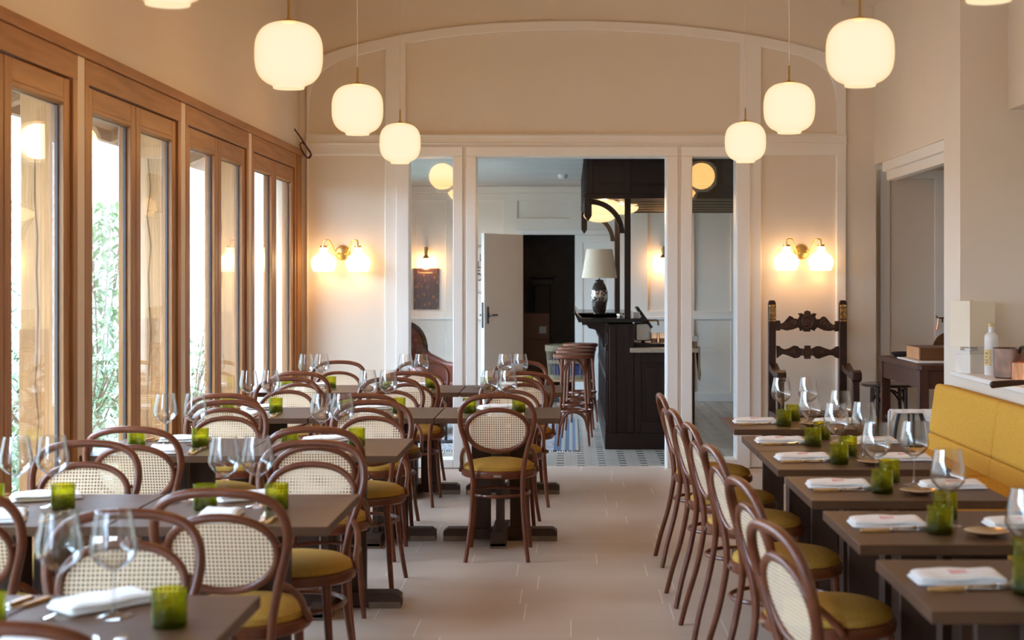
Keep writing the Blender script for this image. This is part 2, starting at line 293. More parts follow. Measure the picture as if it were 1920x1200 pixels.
# ------------------------------------------------------------------ mesh helpers
class MB:
    def __init__(s): s.v = []; s.f = []
    def add(s, vs, fs):
        k = len(s.v); s.v += [tuple(p) for p in vs]; s.f += [tuple(i+k for i in f) for f in fs]; return s
    def box(s, x0, x1, y0, y1, z0, z1, M4=None):
        vs = [(x,y,z) for x in (x0,x1) for y in (y0,y1) for z in (z0,z1)]
        if M4 is not None: vs = [tuple(M4 @ Vector(p)) for p in vs]
        return s.add(vs, [(0,1,3,2),(4,6,7,5),(0,4,5,1),(2,3,7,6),(0,2,6,4),(1,5,7,3)])
    def prism(s, poly, axis, a, b):
        def P(p, t): return {'x':(t,p[0],p[1]), 'y':(p[0],t,p[1]), 'z':(p[0],p[1],t)}[axis]
        n = len(poly)
        return s.add([P(p,a) for p in poly]+[P(p,b) for p in poly],
            [tuple(range(n))[::-1], tuple(range(n,2*n))]+[(i,(i+1)%n,n+(i+1)%n,n+i) for i in range(n)])
    def lathe(s, prof, n=24, c=(0,0,0), cap=True):
        vs = []; fs = []
        for r, z in prof:
            for i in range(n):
                a = 2*PI*i/n; vs.append((c[0]+r*math.cos(a), c[1]+r*math.sin(a), c[2]+z))
        for j in range(len(prof)-1):
            for i in range(n): fs.append((j*n+i, j*n+(i+1)%n, (j+1)*n+(i+1)%n, (j+1)*n+i))
        if cap:
            if prof[0][0] > 1e-4: fs.append(tuple(range(n))[::-1])
            if prof[-1][0] > 1e-4: fs.append(tuple((len(prof)-1)*n+i for i in range(n)))
        return s.add(vs, fs)
    def tube(s, path, r, n=8, closed=False, flat=1.0):
        pts = [Vector(p) for p in path]; m = len(pts)
        rr = r if isinstance(r, (list, tuple)) else [r]*m
        T = []
        for i in range(m):
            if closed: t = pts[(i+1)%m]-pts[i-1]
            else: t = pts[min(i+1,m-1)]-pts[max(i-1,0)]
            T.append(t.normalized())
        up = Vector((0,0,1)) if abs(T[0].z) < .9 else Vector((0,1,0))
        nrm = (up-T[0]*up.dot(T[0])).normalized(); vs = []; fs = []
        for i in range(m):
            nrm = (nrm-T[i]*nrm.dot(T[i])).normalized(); b = T[i].cross(nrm)
            for k in range(n):
                a = 2*PI*k/n; vs.append(pts[i]+nrm*math.cos(a)*rr[i]*flat+b*math.sin(a)*rr[i])
        for i in range(m if closed else m-1):
            j = (i+1)%m
            if closed and j == 0:
                # align the last ring with the first one
                best = min(range(n), key=lambda o: (vs[i*n]-vs[o]).length)
                for k in range(n): fs.append((i*n+k, i*n+(k+1)%n, (k+1+best)%n, (k+best)%n))
            else:
                for k in range(n): fs.append((i*n+k, i*n+(k+1)%n, j*n+(k+1)%n, j*n+k))
        if not closed: fs += [tuple(range(n))[::-1], tuple((m-1)*n+k for k in range(n))]
        return s.add(vs, fs)
    def build(s, name, mat, parent=None, bevel=0, smooth=True, subsurf=0, seg=2):
        me = bpy.data.meshes.new(name); me.from_pydata(s.v, [], s.f)
        bm = bmesh.new(); bm.from_mesh(me); bmesh.ops.recalc_face_normals(bm, faces=bm.faces); bm.to_mesh(me); bm.free()
        if smooth:
            me.polygons.foreach_set('use_smooth', [True]*len(me.polygons)); me.set_sharp_from_angle(angle=math.radians(38))
        me.materials.append(M[mat] if isinstance(mat, str) else mat)
        o = bpy.data.objects.new(name, me); C.objects.link(o)
        if parent: o.parent = parent
        if bevel:
            b = o.modifiers.new('bevel', 'BEVEL'); b.width = bevel; b.segments = seg; b.limit_method = 'ANGLE'; b.angle_limit = math.radians(40)
        if subsurf:
            q = o.modifiers.new('sub', 'SUBSURF'); q.levels = subsurf; q.render_levels = subsurf
        return o
def bez(pts, n=8):
    """Catmull-Rom through pts."""
    P = [Vector(p) for p in pts]; P = [P[0]*2-P[1]]+P+[P[-1]*2-P[-2]]; out = []
    for i in range(1, len(P)-2):
        a, b, c, d = P[i-1:i+3]
        for k in range(n):
            t = k/n; out.append(.5*((2*b)+(c-a)*t+(2*a-5*b+4*c-d)*t*t+(3*b-a-3*c+d)*t**3))
    out.append(P[-2]); return out
def ring(cx, cy, z, r, n=32, ry=None):
    return [(cx+r*math.cos(2*PI*i/n), cy+(ry or r)*math.sin(2*PI*i/n), z) for i in range(n)]
def tag(o, label, cat, group=None, kind=None):
    o['label'] = label; o['category'] = cat
    if group: o['group'] = group
    if kind: o['kind'] = kind
    return o
def thing(name, label, cat, loc=(0,0,0), rz=0, group=None):
    o = bpy.data.objects.new(name, None); C.objects.link(o); o.location = loc; o.rotation_euler = (0,0,rz)
    o.empty_display_size = .1
    return tag(o, label, cat, group)
def struct(name, mb, mat, bevel=0, parent=None, smooth=False):
    o = mb.build(name, mat, parent, bevel=bevel, smooth=smooth)
    if parent is None: o['kind'] = 'structure'
    return o
KIDS = {}
def copy_tree(o, parent=None):
    c = o.copy(); C.objects.link(c)
    if parent: c.parent = parent
    for ch in o.children: copy_tree(ch, c)
    return c
def place(proto, loc, rz=0, label=None, group=None, state={}):
    """first call uses the prototype itself, later calls copy it with its parts"""
    if proto.name not in state: state[proto.name] = 1; o = proto
    else: o = copy_tree(proto)
    o.location = loc; o.rotation_euler = (0, 0, rz)
    if label: o['label'] = label
    if group: o['group'] = group
    return o
def curve_plate(name, outer, holes, y, depth, mat, bevel=.006, parent=None):
    """flat board in the XZ plane standing at y (front face towards the camera), real thickness, with holes"""
    vs = []; es = []; loops = []
    for lp in [outer]+holes:
        lp = [p for i, p in enumerate(lp) if (Vector(p)-Vector(lp[i-1])).length > 1e-5]
        k = len(vs); n = len(lp); vs += [Vector(p) for p in lp]; es += [(k+i, k+(i+1)%n) for i in range(n)]
    v2, e2, f2, ov, oe, of = delaunay_2d_cdt(vs, es, [], 1, 1e-6)
    def inside(p, lp):
        c = False
        for i in range(len(lp)):
            a, b = lp[i-1], lp[i]
            if (a[1] > p[1]) != (b[1] > p[1]) and p[0] < (b[0]-a[0])*(p[1]-a[1])/(b[1]-a[1])+a[0]: c = not c
        return c
    def mid(f): return (sum(v2[i][0] for i in f)/len(f), sum(v2[i][1] for i in f)/len(f))
    f2 = [f for f in f2 if inside(mid(f), outer) and not any(inside(mid(f), h) for h in holes)]
    m = len(v2); V = [(p.x, y, p.y) for p in v2]+[(p.x, y+depth, p.y) for p in v2]
    use = {}
    for f in f2:
        for a, b in zip(f, list(f[1:])+[f[0]]): use.setdefault((min(a,b), max(a,b)), []).append((a, b))
    side = [(b, a, a+m, b+m) for q in use.values() if len(q) == 1 for a, b in q]
    FS = [tuple(f) for f in f2]+[tuple(i+m for i in reversed(f)) for f in f2]+side
    return MB().add(V, FS).build(name, mat, parent, bevel=bevel, smooth=False)
def as_mesh(o, parent=None):
    bpy.context.view_layer.update()
    me = bpy.data.meshes.new_from_object(o.evaluated_get(bpy.context.evaluated_depsgraph_get()))
    name = o.name; mw = o.matrix_world.copy(); old = o.data; bpy.data.objects.remove(o); bpy.data.curves.remove(old)
    me.transform(mw); me.name = name; q = bpy.data.objects.new(name, me); C.objects.link(q)
    if parent: q.parent = parent
    return q
def px(x, s): return (x-VX)/s
def pz(y, s): return EYE-(y-VY)/s

# ------------------------------------------------------------------ the room shell
BW = 11.8; SB = F/BW                      # back wall distance, pixels per metre there
WX = -2.15; CZ = 4.3
struct('floor', MB().box(-2.35, 4.4, -3, 11.95, -.12, 0), 'floor')
struct('floor_bar', MB().box(-2.35, 3.6, 11.95, 18.4, -.12, 0), 'bar_floor')
struct('ceiling', MB().box(-2.6, 4.4, -3, 12.1, CZ, CZ+.1), 'ceiling')
struct('wall_rear', MB().box(-2.35, 4.4, -3.1, -3, 0, CZ), 'paint')
# left wall: upper part, piers between the bays, stretch before the first bay
BAYS = [(9.98-1.715*k, 11.60-1.715*k) for k in range(8)]
wl = MB().box(WX-.28, WX, -3, 12.05, 2.50, CZ)
struct('wall_left', wl, 'paint')
pm = MB()
for k, (a, b) in enumerate(BAYS):
    a0 = BAYS[k+1][1] if k+1 < len(BAYS) else -3
    pm.box(-2.230, -2.132, a0, a, 0, 2.465)
pm.box(-2.27, WX+.008, 11.60, 11.86, 0, 2.50)
struct('wall_left_piers', pm, 'paint')
# back wall slab with openings
OP = (px(892,SB), px(1250,SB)); SL = (px(765,SB), px(850,SB)); SR = (px(1297,SB), px(1381,SB)); OT = pz(293,SB); OB = .07
bw = MB(); y0, y1 = BW+.03, BW+.20
bw.box(-2.35, 2.42, y0, y1, OT, CZ); bw.box(-2.35, SL[0], y0, y1, 0, OT); bw.box(SL[1], OP[0], y0, y1, 0, OT)
bw.box(OP[1], SR[0], y0, y1, 0, OT); bw.box(SR[1], 2.42, y0, y1, 0, OT); bw.box(SL[0], SL[1], y0, y1, 0, OB); bw.box(SR[0], SR[1], y0, y1, 0, OB)
struct('wall_back', bw, 'paint')
def P2(pts, s=SB): return [(px(x,s), pz(y,s)) for x, y in pts]
def smooth2(pts, n=6): return [(p.x, p.y) for p in bez([(a, b, 0) for a, b in pts], n)]
def rect(x0, x1, y0, y1): return P2([(x0,y1),(x1,y1),(x1,y0),(x0,y0)])
arch = smooth2(P2([(574,165),(578,132),(592,112),(625,95),(700,75),(800,56),(920,43),(1075,38),(1230,44),(1350,56),(1450,72),(1535,93),(1568,110),(1583,132),(1587,165)]))
outer = P2([(1587,877),(1250,877),(1250,293),(892,293),(892,877),(574,877)])[::1] + arch
h_ul = P2([(722,249),(580,249)]) + smooth2(P2([(580,187),(587,158),(606,133),(645,111),(722,91)]))
h_c = P2([(1388,249),(761,249)]) + smooth2(P2([(761,81),(850,68),(960,59),(1075,56),(1190,59),(1300,68),(1388,80)]))
h_ur = P2([(1568,249),(1428,249)]) + smooth2(P2([(1428,88),(1508,107),(1545,128),(1562,155),(1568,187)]))
holes = [h_ul, h_c, h_ur, rect(577,721,291,862), rect(1428,1568,291,862), rect(765,850,293,862), rect(1297,1381,293,862)]
pan = curve_plate('trim_panelling', outer, holes, BW, .045, 'panel_paint', bevel=.008); pan['kind'] = 'structure'
# casings over it, grooves stay between them
t = MB()
def casing(t, x0, x1, y0, y1, ix0, ix1, iy0, d=.022, bottom=None):
    X0, X1, I0, I1 = px(x0,SB), px(x1,SB), px(ix0,SB), px(ix1,SB); Z0, Z1, IZ = pz(y1,SB), pz(y0,SB), pz(iy0,SB)
    t.box(X0, X1, BW-d, BW+.02, IZ, Z1); t.box(X0, I0, BW-d, BW+.02, Z0, IZ); t.box(I1, X1, BW-d, BW+.02, Z0, IZ)
    if bottom: t.box(I0, I1, BW-d, BW+.02, Z0, bottom)
casing(t, 743, 868, 275, 877, 767, 850, 293, bottom=OB)
casing(t, 874, 1271, 275, 879, 893, 1250, 293)
casing(t, 1277, 1406, 275, 877, 1297, 1381, 293, bottom=OB)
struct('trim_door_casings', t, 'white_trim', bevel=.005)
t = MB().box(px(574,SB), px(1587,SB), BW-.016, BW+.01, pz(271,SB), pz(252,SB))
for a, b in ((253.5,255),(268,270)): t.box(px(574,SB), px(1587,SB), BW-.03, BW-.01, pz(b,SB), pz(a,SB))
struct('trim_picture_rail', t, 'panel_paint', bevel=.003)
# reveals of the openings (lining)
t = MB()
for a, b, zb in ((SL[0],SL[1],OB),(SR[0],SR[1],OB),(OP[0],OP[1],0)):
    t.box(a-.02, a+.004, BW+.0, y1, zb, OT); t.box(b-.004, b+.02, BW+.0, y1, zb, OT); t.box(a, b, BW, y1, OT-.004, OT+.02)
struct('trim_opening_lining', t, 'white_trim')
for i, (a, b) in enumerate((SL, SR)):
    o = struct(f'window_{i+1}', MB().box(a, b, BW+.07, BW+.078, OB, OT), 'pane')
# right side: wall with an opening to the alcove, jog, recess with ledge
RX = 2.405
t = MB().box(RX, RX+.12, 9.22, 11.86, 2.40, CZ).box(RX, RX+.12, 9.22, 9.62, 0, 2.40)
struct('wall_right', t, 'paint')
struct('wall_right_jog', MB().box(RX+.12, 4.3, 9.22, 9.36, 0, CZ), 'paint')
struct('wall_right_upper', MB().box(2.70, 2.95, -3, 9.22, 2.54, CZ), 'paint')
struct('wall_right_recess', MB().box(2.95, 3.1, -3, 9.22, 0, CZ), 'paint')
struct('trim_lintel_step', MB().box(RX+.05, RX+.12, 9.62, 11.6, 2.26, 2.33).box(RX+.02, RX+.12, 9.62, 11.62, 2.33, 2.42), 'white_trim', bevel=.004)
struct('trim_ceiling_duct', MB().box(2.14, RX, 11.3, 11.84, 3.66, CZ), 'paint')
# alcove
al = MB().box(RX, 4.3, 12.0, 12.1, 0, 2.6).box(4.2, 4.3, 9.3, 12.05, 0, 2.6)
struct('wall_alcove', al, 'paint')
struct('ceiling_alcove', MB().box(RX+.1, 4.3, 9.36, 12.1, 2.50, 2.6), 'ceiling')
SA = F/11.98
ho = [(px(1650,SA), 0), (px(1790,SA), 0), (px(1790,SA), pz(318,SA)), (px(1650,SA), pz(318,SA))]
hi = [(px(1668,SA), .2), (px(1752,SA), .2), (px(1752,SA), pz(335,SA)), (px(1668,SA), pz(335,SA))]
o = curve_plate('trim_alcove_panel', ho, [hi], 11.965, .035, 'panel_paint'); o['kind'] = 'structure'
# half wall with ledge
struct('wall_half', MB().box(2.37, 2.95, -3, 9.2, 0, .90), 'paint')
struct('trim_ledge', MB().box(2.345, 2.95, -3, 9.215, .90, .93), 'white_trim', bevel=.006)

# ------------------------------------------------------------------ bar room shell
FW = 18.2; SF = F/FW
DO = (px(980,SF), px(1078,SF)); DZ = pz(440,SF)
t = MB(); y0, y1 = FW+.02, FW+.15
t.box(-2.35, DO[0], y0, y1, 0, 2.64); t.box(DO[1], 3.6, y0, y1, 0, 2.64); t.box(DO[0], DO[1], y0, y1, DZ, 2.64)
struct('wall_bar_far', t, 'far_paint')
struct('ceiling_bar', MB().box(-2.35, 3.6, 11.98, 18.4, 2.62, 2.72), 'bar_ceiling')
t = MB().box(-2.35, -2.25, 12.0, 12.5, 0, 2.64).box(-2.35, -2.25, 16.9, 18.3, 0, 2.64).box(-2.35, -2.25, 12.5, 16.9, 2.25, 2.64).box(-2.35, -2.25, 12.5, 16.9, 0, .08)
struct('wall_bar_left', t, 'far_paint')
struct('wall_bar_right', MB().box(3.5, 3.6, 12.1, 18.3, 0, 2.64).box(2.4, 3.6, 12.1, 12.14, 0, 2.64), 'far_paint')
def prect(x0, x1, y0, y1): return P2([(x0,y1),(x1,y1),(x1,y0),(x0,y0)], SF)
zz = lambda z: VY+(EYE-z)*SF
fo = [(px(730,SF),0),(DO[0]-.06,0),(DO[0]-.06,DZ+.05),(DO[1]+.5,DZ+.05),(DO[1]+.5,0),(px(1560,SF),0),(px(1560,SF),pz(362,SF)),(px(730,SF),pz(362,SF))]
hol = [prect(748,835,377,583), prect(855,943,377,583), prect(748,835,600,735), prect(855,905,600,735), prect(970,1068,377,409), prect(1092,1185,377,409),
       prect(1215,1290,377,583), prect(1215,1290,600,735), prect(1302,1370,377,583), prect(1302,1370,600,735), prect(1390,1500,377,583), prect(1390,1500,600,735)]
o = curve_plate('trim_bar_panelling', fo, hol, FW-.01, .035, 'far_paint'); o['kind'] = 'structure'
struct('trim_bar_cornice', MB().box(-2.25, 3.5, FW-.06, FW+.02, 2.54, 2.62).box(-2.25, 3.5, FW-.09, FW+.02, 2.59, 2.62), 'far_paint', bevel=.006)
struct('trim_bar_dado', MB().box(-2.25, DO[0]-.08, FW-.035, FW+.0, 1.0, 1.035).box(DO[1]+.5, 3.5, FW-.035, FW, 1.0, 1.035), 'white_trim', bevel=.004)
struct('baseboard_bar', MB().box(-2.25, DO[0]-.08, FW-.03, FW, 0, .10).box(DO[1]+.5, 3.5, FW-.03, FW, 0, .10), 'white_trim', bevel=.004)
struct('trim_door_frame', MB().box(DO[0]-.07, DO[0], FW-.03, FW+.15, 0, DZ+.06).box(DO[0], DO[1]+.55, FW-.03, FW+.02, DZ, DZ+.06), 'white_trim', bevel=.004)
# dark store beyond the door
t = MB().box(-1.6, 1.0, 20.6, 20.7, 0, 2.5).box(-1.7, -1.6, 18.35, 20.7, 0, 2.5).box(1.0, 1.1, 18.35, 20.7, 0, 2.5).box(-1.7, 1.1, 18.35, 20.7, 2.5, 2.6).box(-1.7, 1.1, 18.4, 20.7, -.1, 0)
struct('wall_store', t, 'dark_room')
# doors
d2 = struct('door_2', MB().box(DO[1], DO[1]+.48, FW-.005, FW+.03, .01, DZ-.005), 'white_door')
o = curve_plate('door_panel_frame', [(DO[1],.01),(DO[1]+.48,.01),(DO[1]+.48,DZ-.005),(DO[1],DZ-.005)],
    [prect(1093,1139,455,583), prect(1093,1139,603,700)], FW-.02, .02, 'white_door', parent=None)
o['kind'] = 'structure'; o.name = 'door_2_panelling'
d1 = MB().box(0, .86, -.02, .02, .01, DZ-.005).build('door_1', 'door_warm', bevel=.003); d1['kind'] = 'structure'
d1.location = (DO[0]-.01, FW-.03, 0); d1.rotation_euler = (0, 0, math.atan2(-.70, -.405))
hm = MB()
for sgn in (-1, 1):
    yy = .03*sgn
    hm.box(.785, .80, yy-.008, yy+.008, .97, 1.17)
    hm.tube([(.79, yy, 1.07), (.79, yy+.05*sgn, 1.07), (.67, yy+.05*sgn, 1.07)], .011)
    hm.tube([(.79, yy, 1.07), (.79, yy+.012*sgn, 1.07)], .026, 16)
hm.build('door_handle', 'iron', d1)
MB().box(.858, .866, -.012, .012, .92, 1.22).build('lock_plate', 'iron', d1)
MB().box(.845, .8605, -.0205, .0205, .01, DZ-.005).build('door_edge', 'white_door', d1)
# unseen window added in the bar room's left wall, sized for its daylight
for nm_, xw, zb_, zt_ in (('window_3', -2.30, .08, 2.25),):
    o = struct(nm_, MB().box(xw-.005, xw+.005, 12.5, 16.9, zb_, zt_), 'pane')
    fr = MB()
    for yy in (12.5, 13.93, 15.36, 16.82): fr.box(xw-.03, xw+.03, yy, yy+.08, zb_, zt_)
    fr.build('window_frame', 'white_trim', o)
# ------------------------------------------------------------------ window bays on the left wall
XF = -2.13
for k, (a, b) in enumerate(BAYS):
    r = bpy.data.objects.new(f'window_bay_{k+1}', None); C.objects.link(r); r.location = (XF, a, 0); r['kind'] = 'structure'
    r.name = f'window_{k+4}'
    Lh = b-a; H = 2.465
    fm = MB().box(-.10, 0, 0, .06, 0, 2.36).box(-.10, 0, Lh-.06, Lh, 0, 2.36).box(-.10, 0, .06, Lh-.06, 0, .04)
    fm.build('window_jamb', 'oak', r, bevel=.004, smooth=False)
    MB().box(-.10, .001, 0, Lh, 2.355, H).build('window_head', 'oak_h', r, bevel=.004, smooth=False)
    hw = (Lh-.12)/2
    for s_ in (0, 1):
        y0 = .06+s_*hw+.004; y1_ = y0+hw-.008; st = .078
        sm = MB().box(-.075, -.012, y0, y0+st, .045, 2.35).box(-.075, -.012, y1_-st, y1_, .045, 2.35)
        sash = sm.build('sash', 'oak', r, bevel=.004, smooth=False)
        MB().box(-.075, -.0125, y0+st, y1_-st, 2.26, 2.35).box(-.075, -.0125, y0+st, y1_-st, .045, .22).build('sash_rail', 'oak_h', sash, bevel=.004, smooth=False)
        g0, g1 = y0+st, y1_-st
        MB().prism([(-.045,2.26),(-.0125,2.26),(-.0125,2.245),(-.045,2.232)], 'y', g0, g1).build('glazing_bead', 'oak_h', sash, smooth=False)
        MB().box(-.048, -.036, g1-.010, g1, .22, 2.245).box(-.048, -.036, g0, g0+.01, .22, 2.245).box(-.048, -.036, g0, g1, 2.232, 2.242).build('gasket', 'gasket', sash, smooth=False)
        pn_ = MB().box(-.046, -.038, g0, g1, .215, 2.262).build('pane', 'pane', sash, smooth=False)
        tilt = {(3,1): 2.9, (2,0): 1.5}.get((k, s_))      # two panes turned to steer the pendant reflections
        if tilt:
            gc = Vector((-.042, (g0+g1)/2, 0)); rm = Matrix.Translation(gc) @ Matrix.Rotation(math.radians(tilt), 4, 'Z') @ Matrix.Translation(-gc)
            pn_.data.transform(rm)
t = MB().box(WX-.02, -2.115, -3, 11.83, 2.465, 2.515)
struct('trim_lintel_left', t, 'oak_h', bevel=.004)
struct('trim_corner_left', MB().box(WX, -2.125, 11.62, 11.80, 0, 2.465), 'oak', bevel=.004)

# ------------------------------------------------------------------ outside the windows
struct('ground_outside', MB().box(-14, -2.27, -6, 30, -.15, -.06), 'soil')
struct('terrace_paving', MB().box(-3.2, -2.27, -4, 12.2, -.08, -.02), 'stone_top')
struct('exterior_garden_wall', MB().box(-5.6, -5.3, -6, 19.5, -.1, 2.25), 'stone')
struct('exterior_pink_house', MB().box(-7.5, -3.95, 20.5, 26, -.1, 3.5), 'pink_wall')
ev = MB()
ev.prism([(-2.25,2.72),(-2.92,2.42),(-2.92,2.46),(-2.25,2.76)], 'y', -4, 12.1)
ev.box(-2.95, -2.90, -4, 12.1, 2.36, 2.47)
for i in range(17):
    yy = -3.6+i*.93; ev.prism([(-2.27,2.62),(-2.90,2.36),(-2.90,2.43),(-2.27,2.72)], 'y', yy, yy+.09)
struct('roof_eaves', ev, 'eave')
for k, (a, b) in enumerate(BAYS[:4]):
    yf = a-.07
    o = tag(MB().box(-2.390, -2.235, yf, yf+.18, -.06, 2.70).build('oak_post', 'raw_oak_light', bevel=.006),
        ['pale oak post with a long crack outside, behind the glass nearest the panelled wall',
         'pale oak post outside between the second and third window bays from the panelled wall',
         'pale oak post outside between the third and fourth window bays from the panelled wall',
         'wide cracked oak post outside, the one nearest the camera',
         ''][k], 'post', 'oak posts outside the windows')
    MB().box(-2.3925, -2.2325, yf-.0025, yf+.1825, -.06, 1.28).build('lower_section', 'raw_oak', o)
    cx = -2.315; pts = [(cx+random.uniform(-.012,.012), 0, .4+i*.16) for i in range(12)]
    poly = [(p[0]-.0022*math.sin(PI*i/11)-.0005, p[2]) for i, p in enumerate(pts)]+[(p[0]+.0022*math.sin(PI*i/11)+.0005, p[2]) for i, p in reversed(list(enumerate(pts)))]
    MB().prism(poly, 'y', yf-.0035, yf+.004).build('crack', 'black_crack', o, smooth=False)
def shrub(x, y, h, n, mat, label, spread=.35, leaf=.09):
    o = thing('garden_shrub', label, 'shrub', (x, y, -.06), 0, 'shrubs in the courtyard')
    mb = MB(); tw = MB()
    for i in range(9):
        a = random.uniform(0, 2*PI); q = random.uniform(.3,1)*spread
        tw.tube([(0,0,0),(q*.4*math.cos(a), q*.4*math.sin(a), h*.5),(q*math.cos(a), q*math.sin(a), h*random.uniform(.8,1))], .008, 5)
    for i in range(n):
        a = random.uniform(0, 2*PI); q = math.sqrt(random.random())*spread; z = random.uniform(.12,1)*h; q *= (1.1-.5*z/h)
        c = Vector((q*math.cos(a), q*math.sin(a), z)); R = Matrix.Rotation(random.uniform(0,2*PI),3,'Z') @ Matrix.Rotation(random.uniform(-1,1),3,'X')
        l = leaf*random.uniform(.7,1.3); wd = l*.16
        vs = [c+R@Vector(p) for p in ((-wd,0,0),(0,-l*.5,0),(wd,0,0),(0,l*.5,-l*.1),(0,0,.006))]
        mb.add(vs, [(0,1,4),(1,2,4),(2,3,4),(3,0,4)])
    mb.build('foliage', mat, o, smooth=False); tw.build('stems', 'twig', o)
shrub(-4.6, 14.6, 2.3, 900, 'leaf_pale', 'tall pale bamboo outside against the white stone wall', .40, .16)
shrub(-4.2, 13.0, .9, 700, 'leaf', 'low dark shrub outside at the foot of the bamboo', .5)
shrub(-3.6, 10.4, .8, 700, 'leaf', 'low green shrub outside beside the second window bay', .45)
shrub(-4.5, 11.6, 1.0, 700, 'leaf', 'bushy shrub outside behind the nearest window', .5)
shrub(-4.3, 17.0, 1.0, 700, 'leaf', 'small shrub outside by the pink house', .5)

# ------------------------------------------------------------------ chairs
def mirror(p): return (-p[0], p[1], p[2])
def yback(z):   # side profile of the back frame and rear legs
    ks = [(0,-.29),(.12,-.262),(.25,-.225),(.38,-.198),(.46,-.190),(.55,-.200),(.65,-.222),(.75,-.247),(.89,-.285)]
    for (a, u), (b, v) in zip(ks, ks[1:]):
        if z <= b: return u+(v-u)*(z-a)/(b-a)
    return ks[-1][1]
def make_chair():
    t = thing('bentwood_chair', '', 'chair')
    prof = [(.166,0),(.150,.12),(.137,.26),(.133,.40),(.138,.48),(.150,.55),(.170,.63),(.188,.69),(.197,.74),(.194,.79),(.176,.83),(.143,.857),(.09,.873),(.04,.878),(0,.879)]
    half = [(x, yback(z), z) for x, z in prof]
    path = bez([mirror(p) for p in half]+[p for p in half[-2::-1]], 4)
    n = len(path); rad = [.0115+.003*min(1, min(i, n-1-i)/(n*.22)) for i in range(n)]
    MB().tube(path, rad, 10).build('back_frame', 'beech', t)
    # inner oval
    ov = []
    for i in range(44):
        a = 2*PI*i/44; c, s_ = math.cos(a), math.sin(a)
        x = .163*math.copysign(abs(c)**.92, c); dz = .112*math.copysign(abs(s_)**.95, s_)
        x *= 1+.05*dz/.112
        z = .690+dz; ov.append((x, yback(z)+.004, z))
    rim = MB().tube(ov, .0125, 10, closed=True).build('inner_hoop', 'beech', t)
    vs = [(0, yback(.69)+.004, .69)]; fs = []
    for sc_ in (.5, .955): vs += [(x*sc_, yback(.69+(z-.69)*sc_)+.004, .69+(z-.69)*sc_) for x, y, z in ov]
    m = len(ov)
    for i in range(m):
        j = (i+1)%m; fs += [(0, 1+i, 1+j), (1+i, 1+m+i, 1+m+j, 1+j)]
    MB().add(vs, fs).build('cane_panel', 'cane', t)
    # connector pegs between hoop and frame
    for sx in (-1, 1): MB().tube([(sx*.19, yback(.72), .72), (sx*.16, yback(.72), .72)], .006, 6).build('hoop_peg', 'beech', t)
    # seat ring and cushion
    seat = MB().lathe([(.150,.425),(.198,.425),(.207,.432),(.209,.447),(.205,.462),(.192,.468),(.150,.468)], 40, cap=False)
    seat.lathe([(.0,.44),(.16,.44)], 40, cap=False).build('seat_ring', 'beech', t)
    MB().lathe([(.190,.455),(.197,.470),(.192,.486),(.165,.502),(.11,.513),(.05,.517),(.0,.518)], 40).build('seat_cushion', 'mustard', t)
    for sx in (-1, 1):
        MB().tube(bez([(sx*.135,.145,.43),(sx*.142,.150,.30),(sx*.155,.158,.12),(sx*.165,.165,0)], 4), [.0165-.0055*i/12 for i in range(13)], 10).build('front_leg', 'beech', t)
        MB().tube(bez([(sx*.162, yback(.585), .60), (sx*.186,-.16,.575), (sx*.200,-.10,.535), (sx*.203,-.045,.485), (sx*.212,-.02,.452)], 4), .0105, 8, flat=1.1).build('hip_brace', 'beech', t)
    MB().tube(ring(0,-.02,.335,.165,36,.185), .0085, 8, closed=True).build('leg_hoop', 'beech', t)
    MB().box(-.022, .022, -.214, -.207, .438, .452).build('maker_plate', 'chrome', t)
    return t
chair = make_chair()
ROW = ['first','second','third','fourth','fifth']
RC = [3.28, 4.98, 6.83, 8.57, 10.42]            # table centres, left group
COLX = [-2.14+.3475, -1.445+.3475, -.75+.3475]  # window table, middle table, extra table
COLN = ['window table', 'aisle table', 'extra third table']
def colname(r, c):
    if c == 0: return 'window-side table'
    if r < 3: return 'aisle-side table'
    return ['', 'middle table', 'aisle-side table'][c]
chairs = [ # row, col, side(-1 near, +1 far), x, y, extra rz
 (0,1,-1,-1.03,2.93,.03),(0,1,1,-1.157,3.66,.05),(0,0,1,-1.83,3.66,0),
 (1,0,-1,-1.81,4.60,.04),(1,1,-1,-1.01,4.61,-.05),(1,0,1,-1.81,5.34,.03),(1,1,1,-.98,5.35,-.04),
 (2,0,-1,-1.80,6.42,-.03),(2,1,-1,-1.07,6.42,.04),(2,0,1,-1.71,7.20,.03),(2,1,1,-1.00,7.20,-.03),
 (3,0,-1,-1.85,8.19,.03),(3,1,-1,-1.09,8.19,-.03),(3,2,-1,-.39,8.17,.0),(3,0,1,-1.74,8.94,.02),(3,1,1,-1.10,8.94,.03),(3,2,1,-.37,8.94,-.04),
 (4,0,-1,-1.79,10.06,.02),(4,1,-1,-1.06,10.06,-.03),(4,2,-1,-.32,10.06,.03),(4,0,1,-1.71,10.80,.04),(4,1,1,-1.11,10.80,-.03),(4,2,1,-.37,10.80,.02)]
for r, c, sd, x, y, e in chairs:
    way = 'with its back to the camera' if sd < 0 else 'facing the camera'
    place(chair, (x, y, 0), (0 if sd < 0 else PI)+e, f'bentwood cane chair {way} at {colname(r,c)}, {ROW[r]} row', 'cane chairs at the window-side table rows')
RT = [(3.45,4.09),(4.31,4.95),(5.17,5.81),(6.01,6.65),(6.67,7.29),(7.62,8.25)]
RN = ['nearest the camera', 'second from the camera', 'third from the camera', 'fourth from the camera', 'fifth from the camera', 'farthest, by the panelled wall']
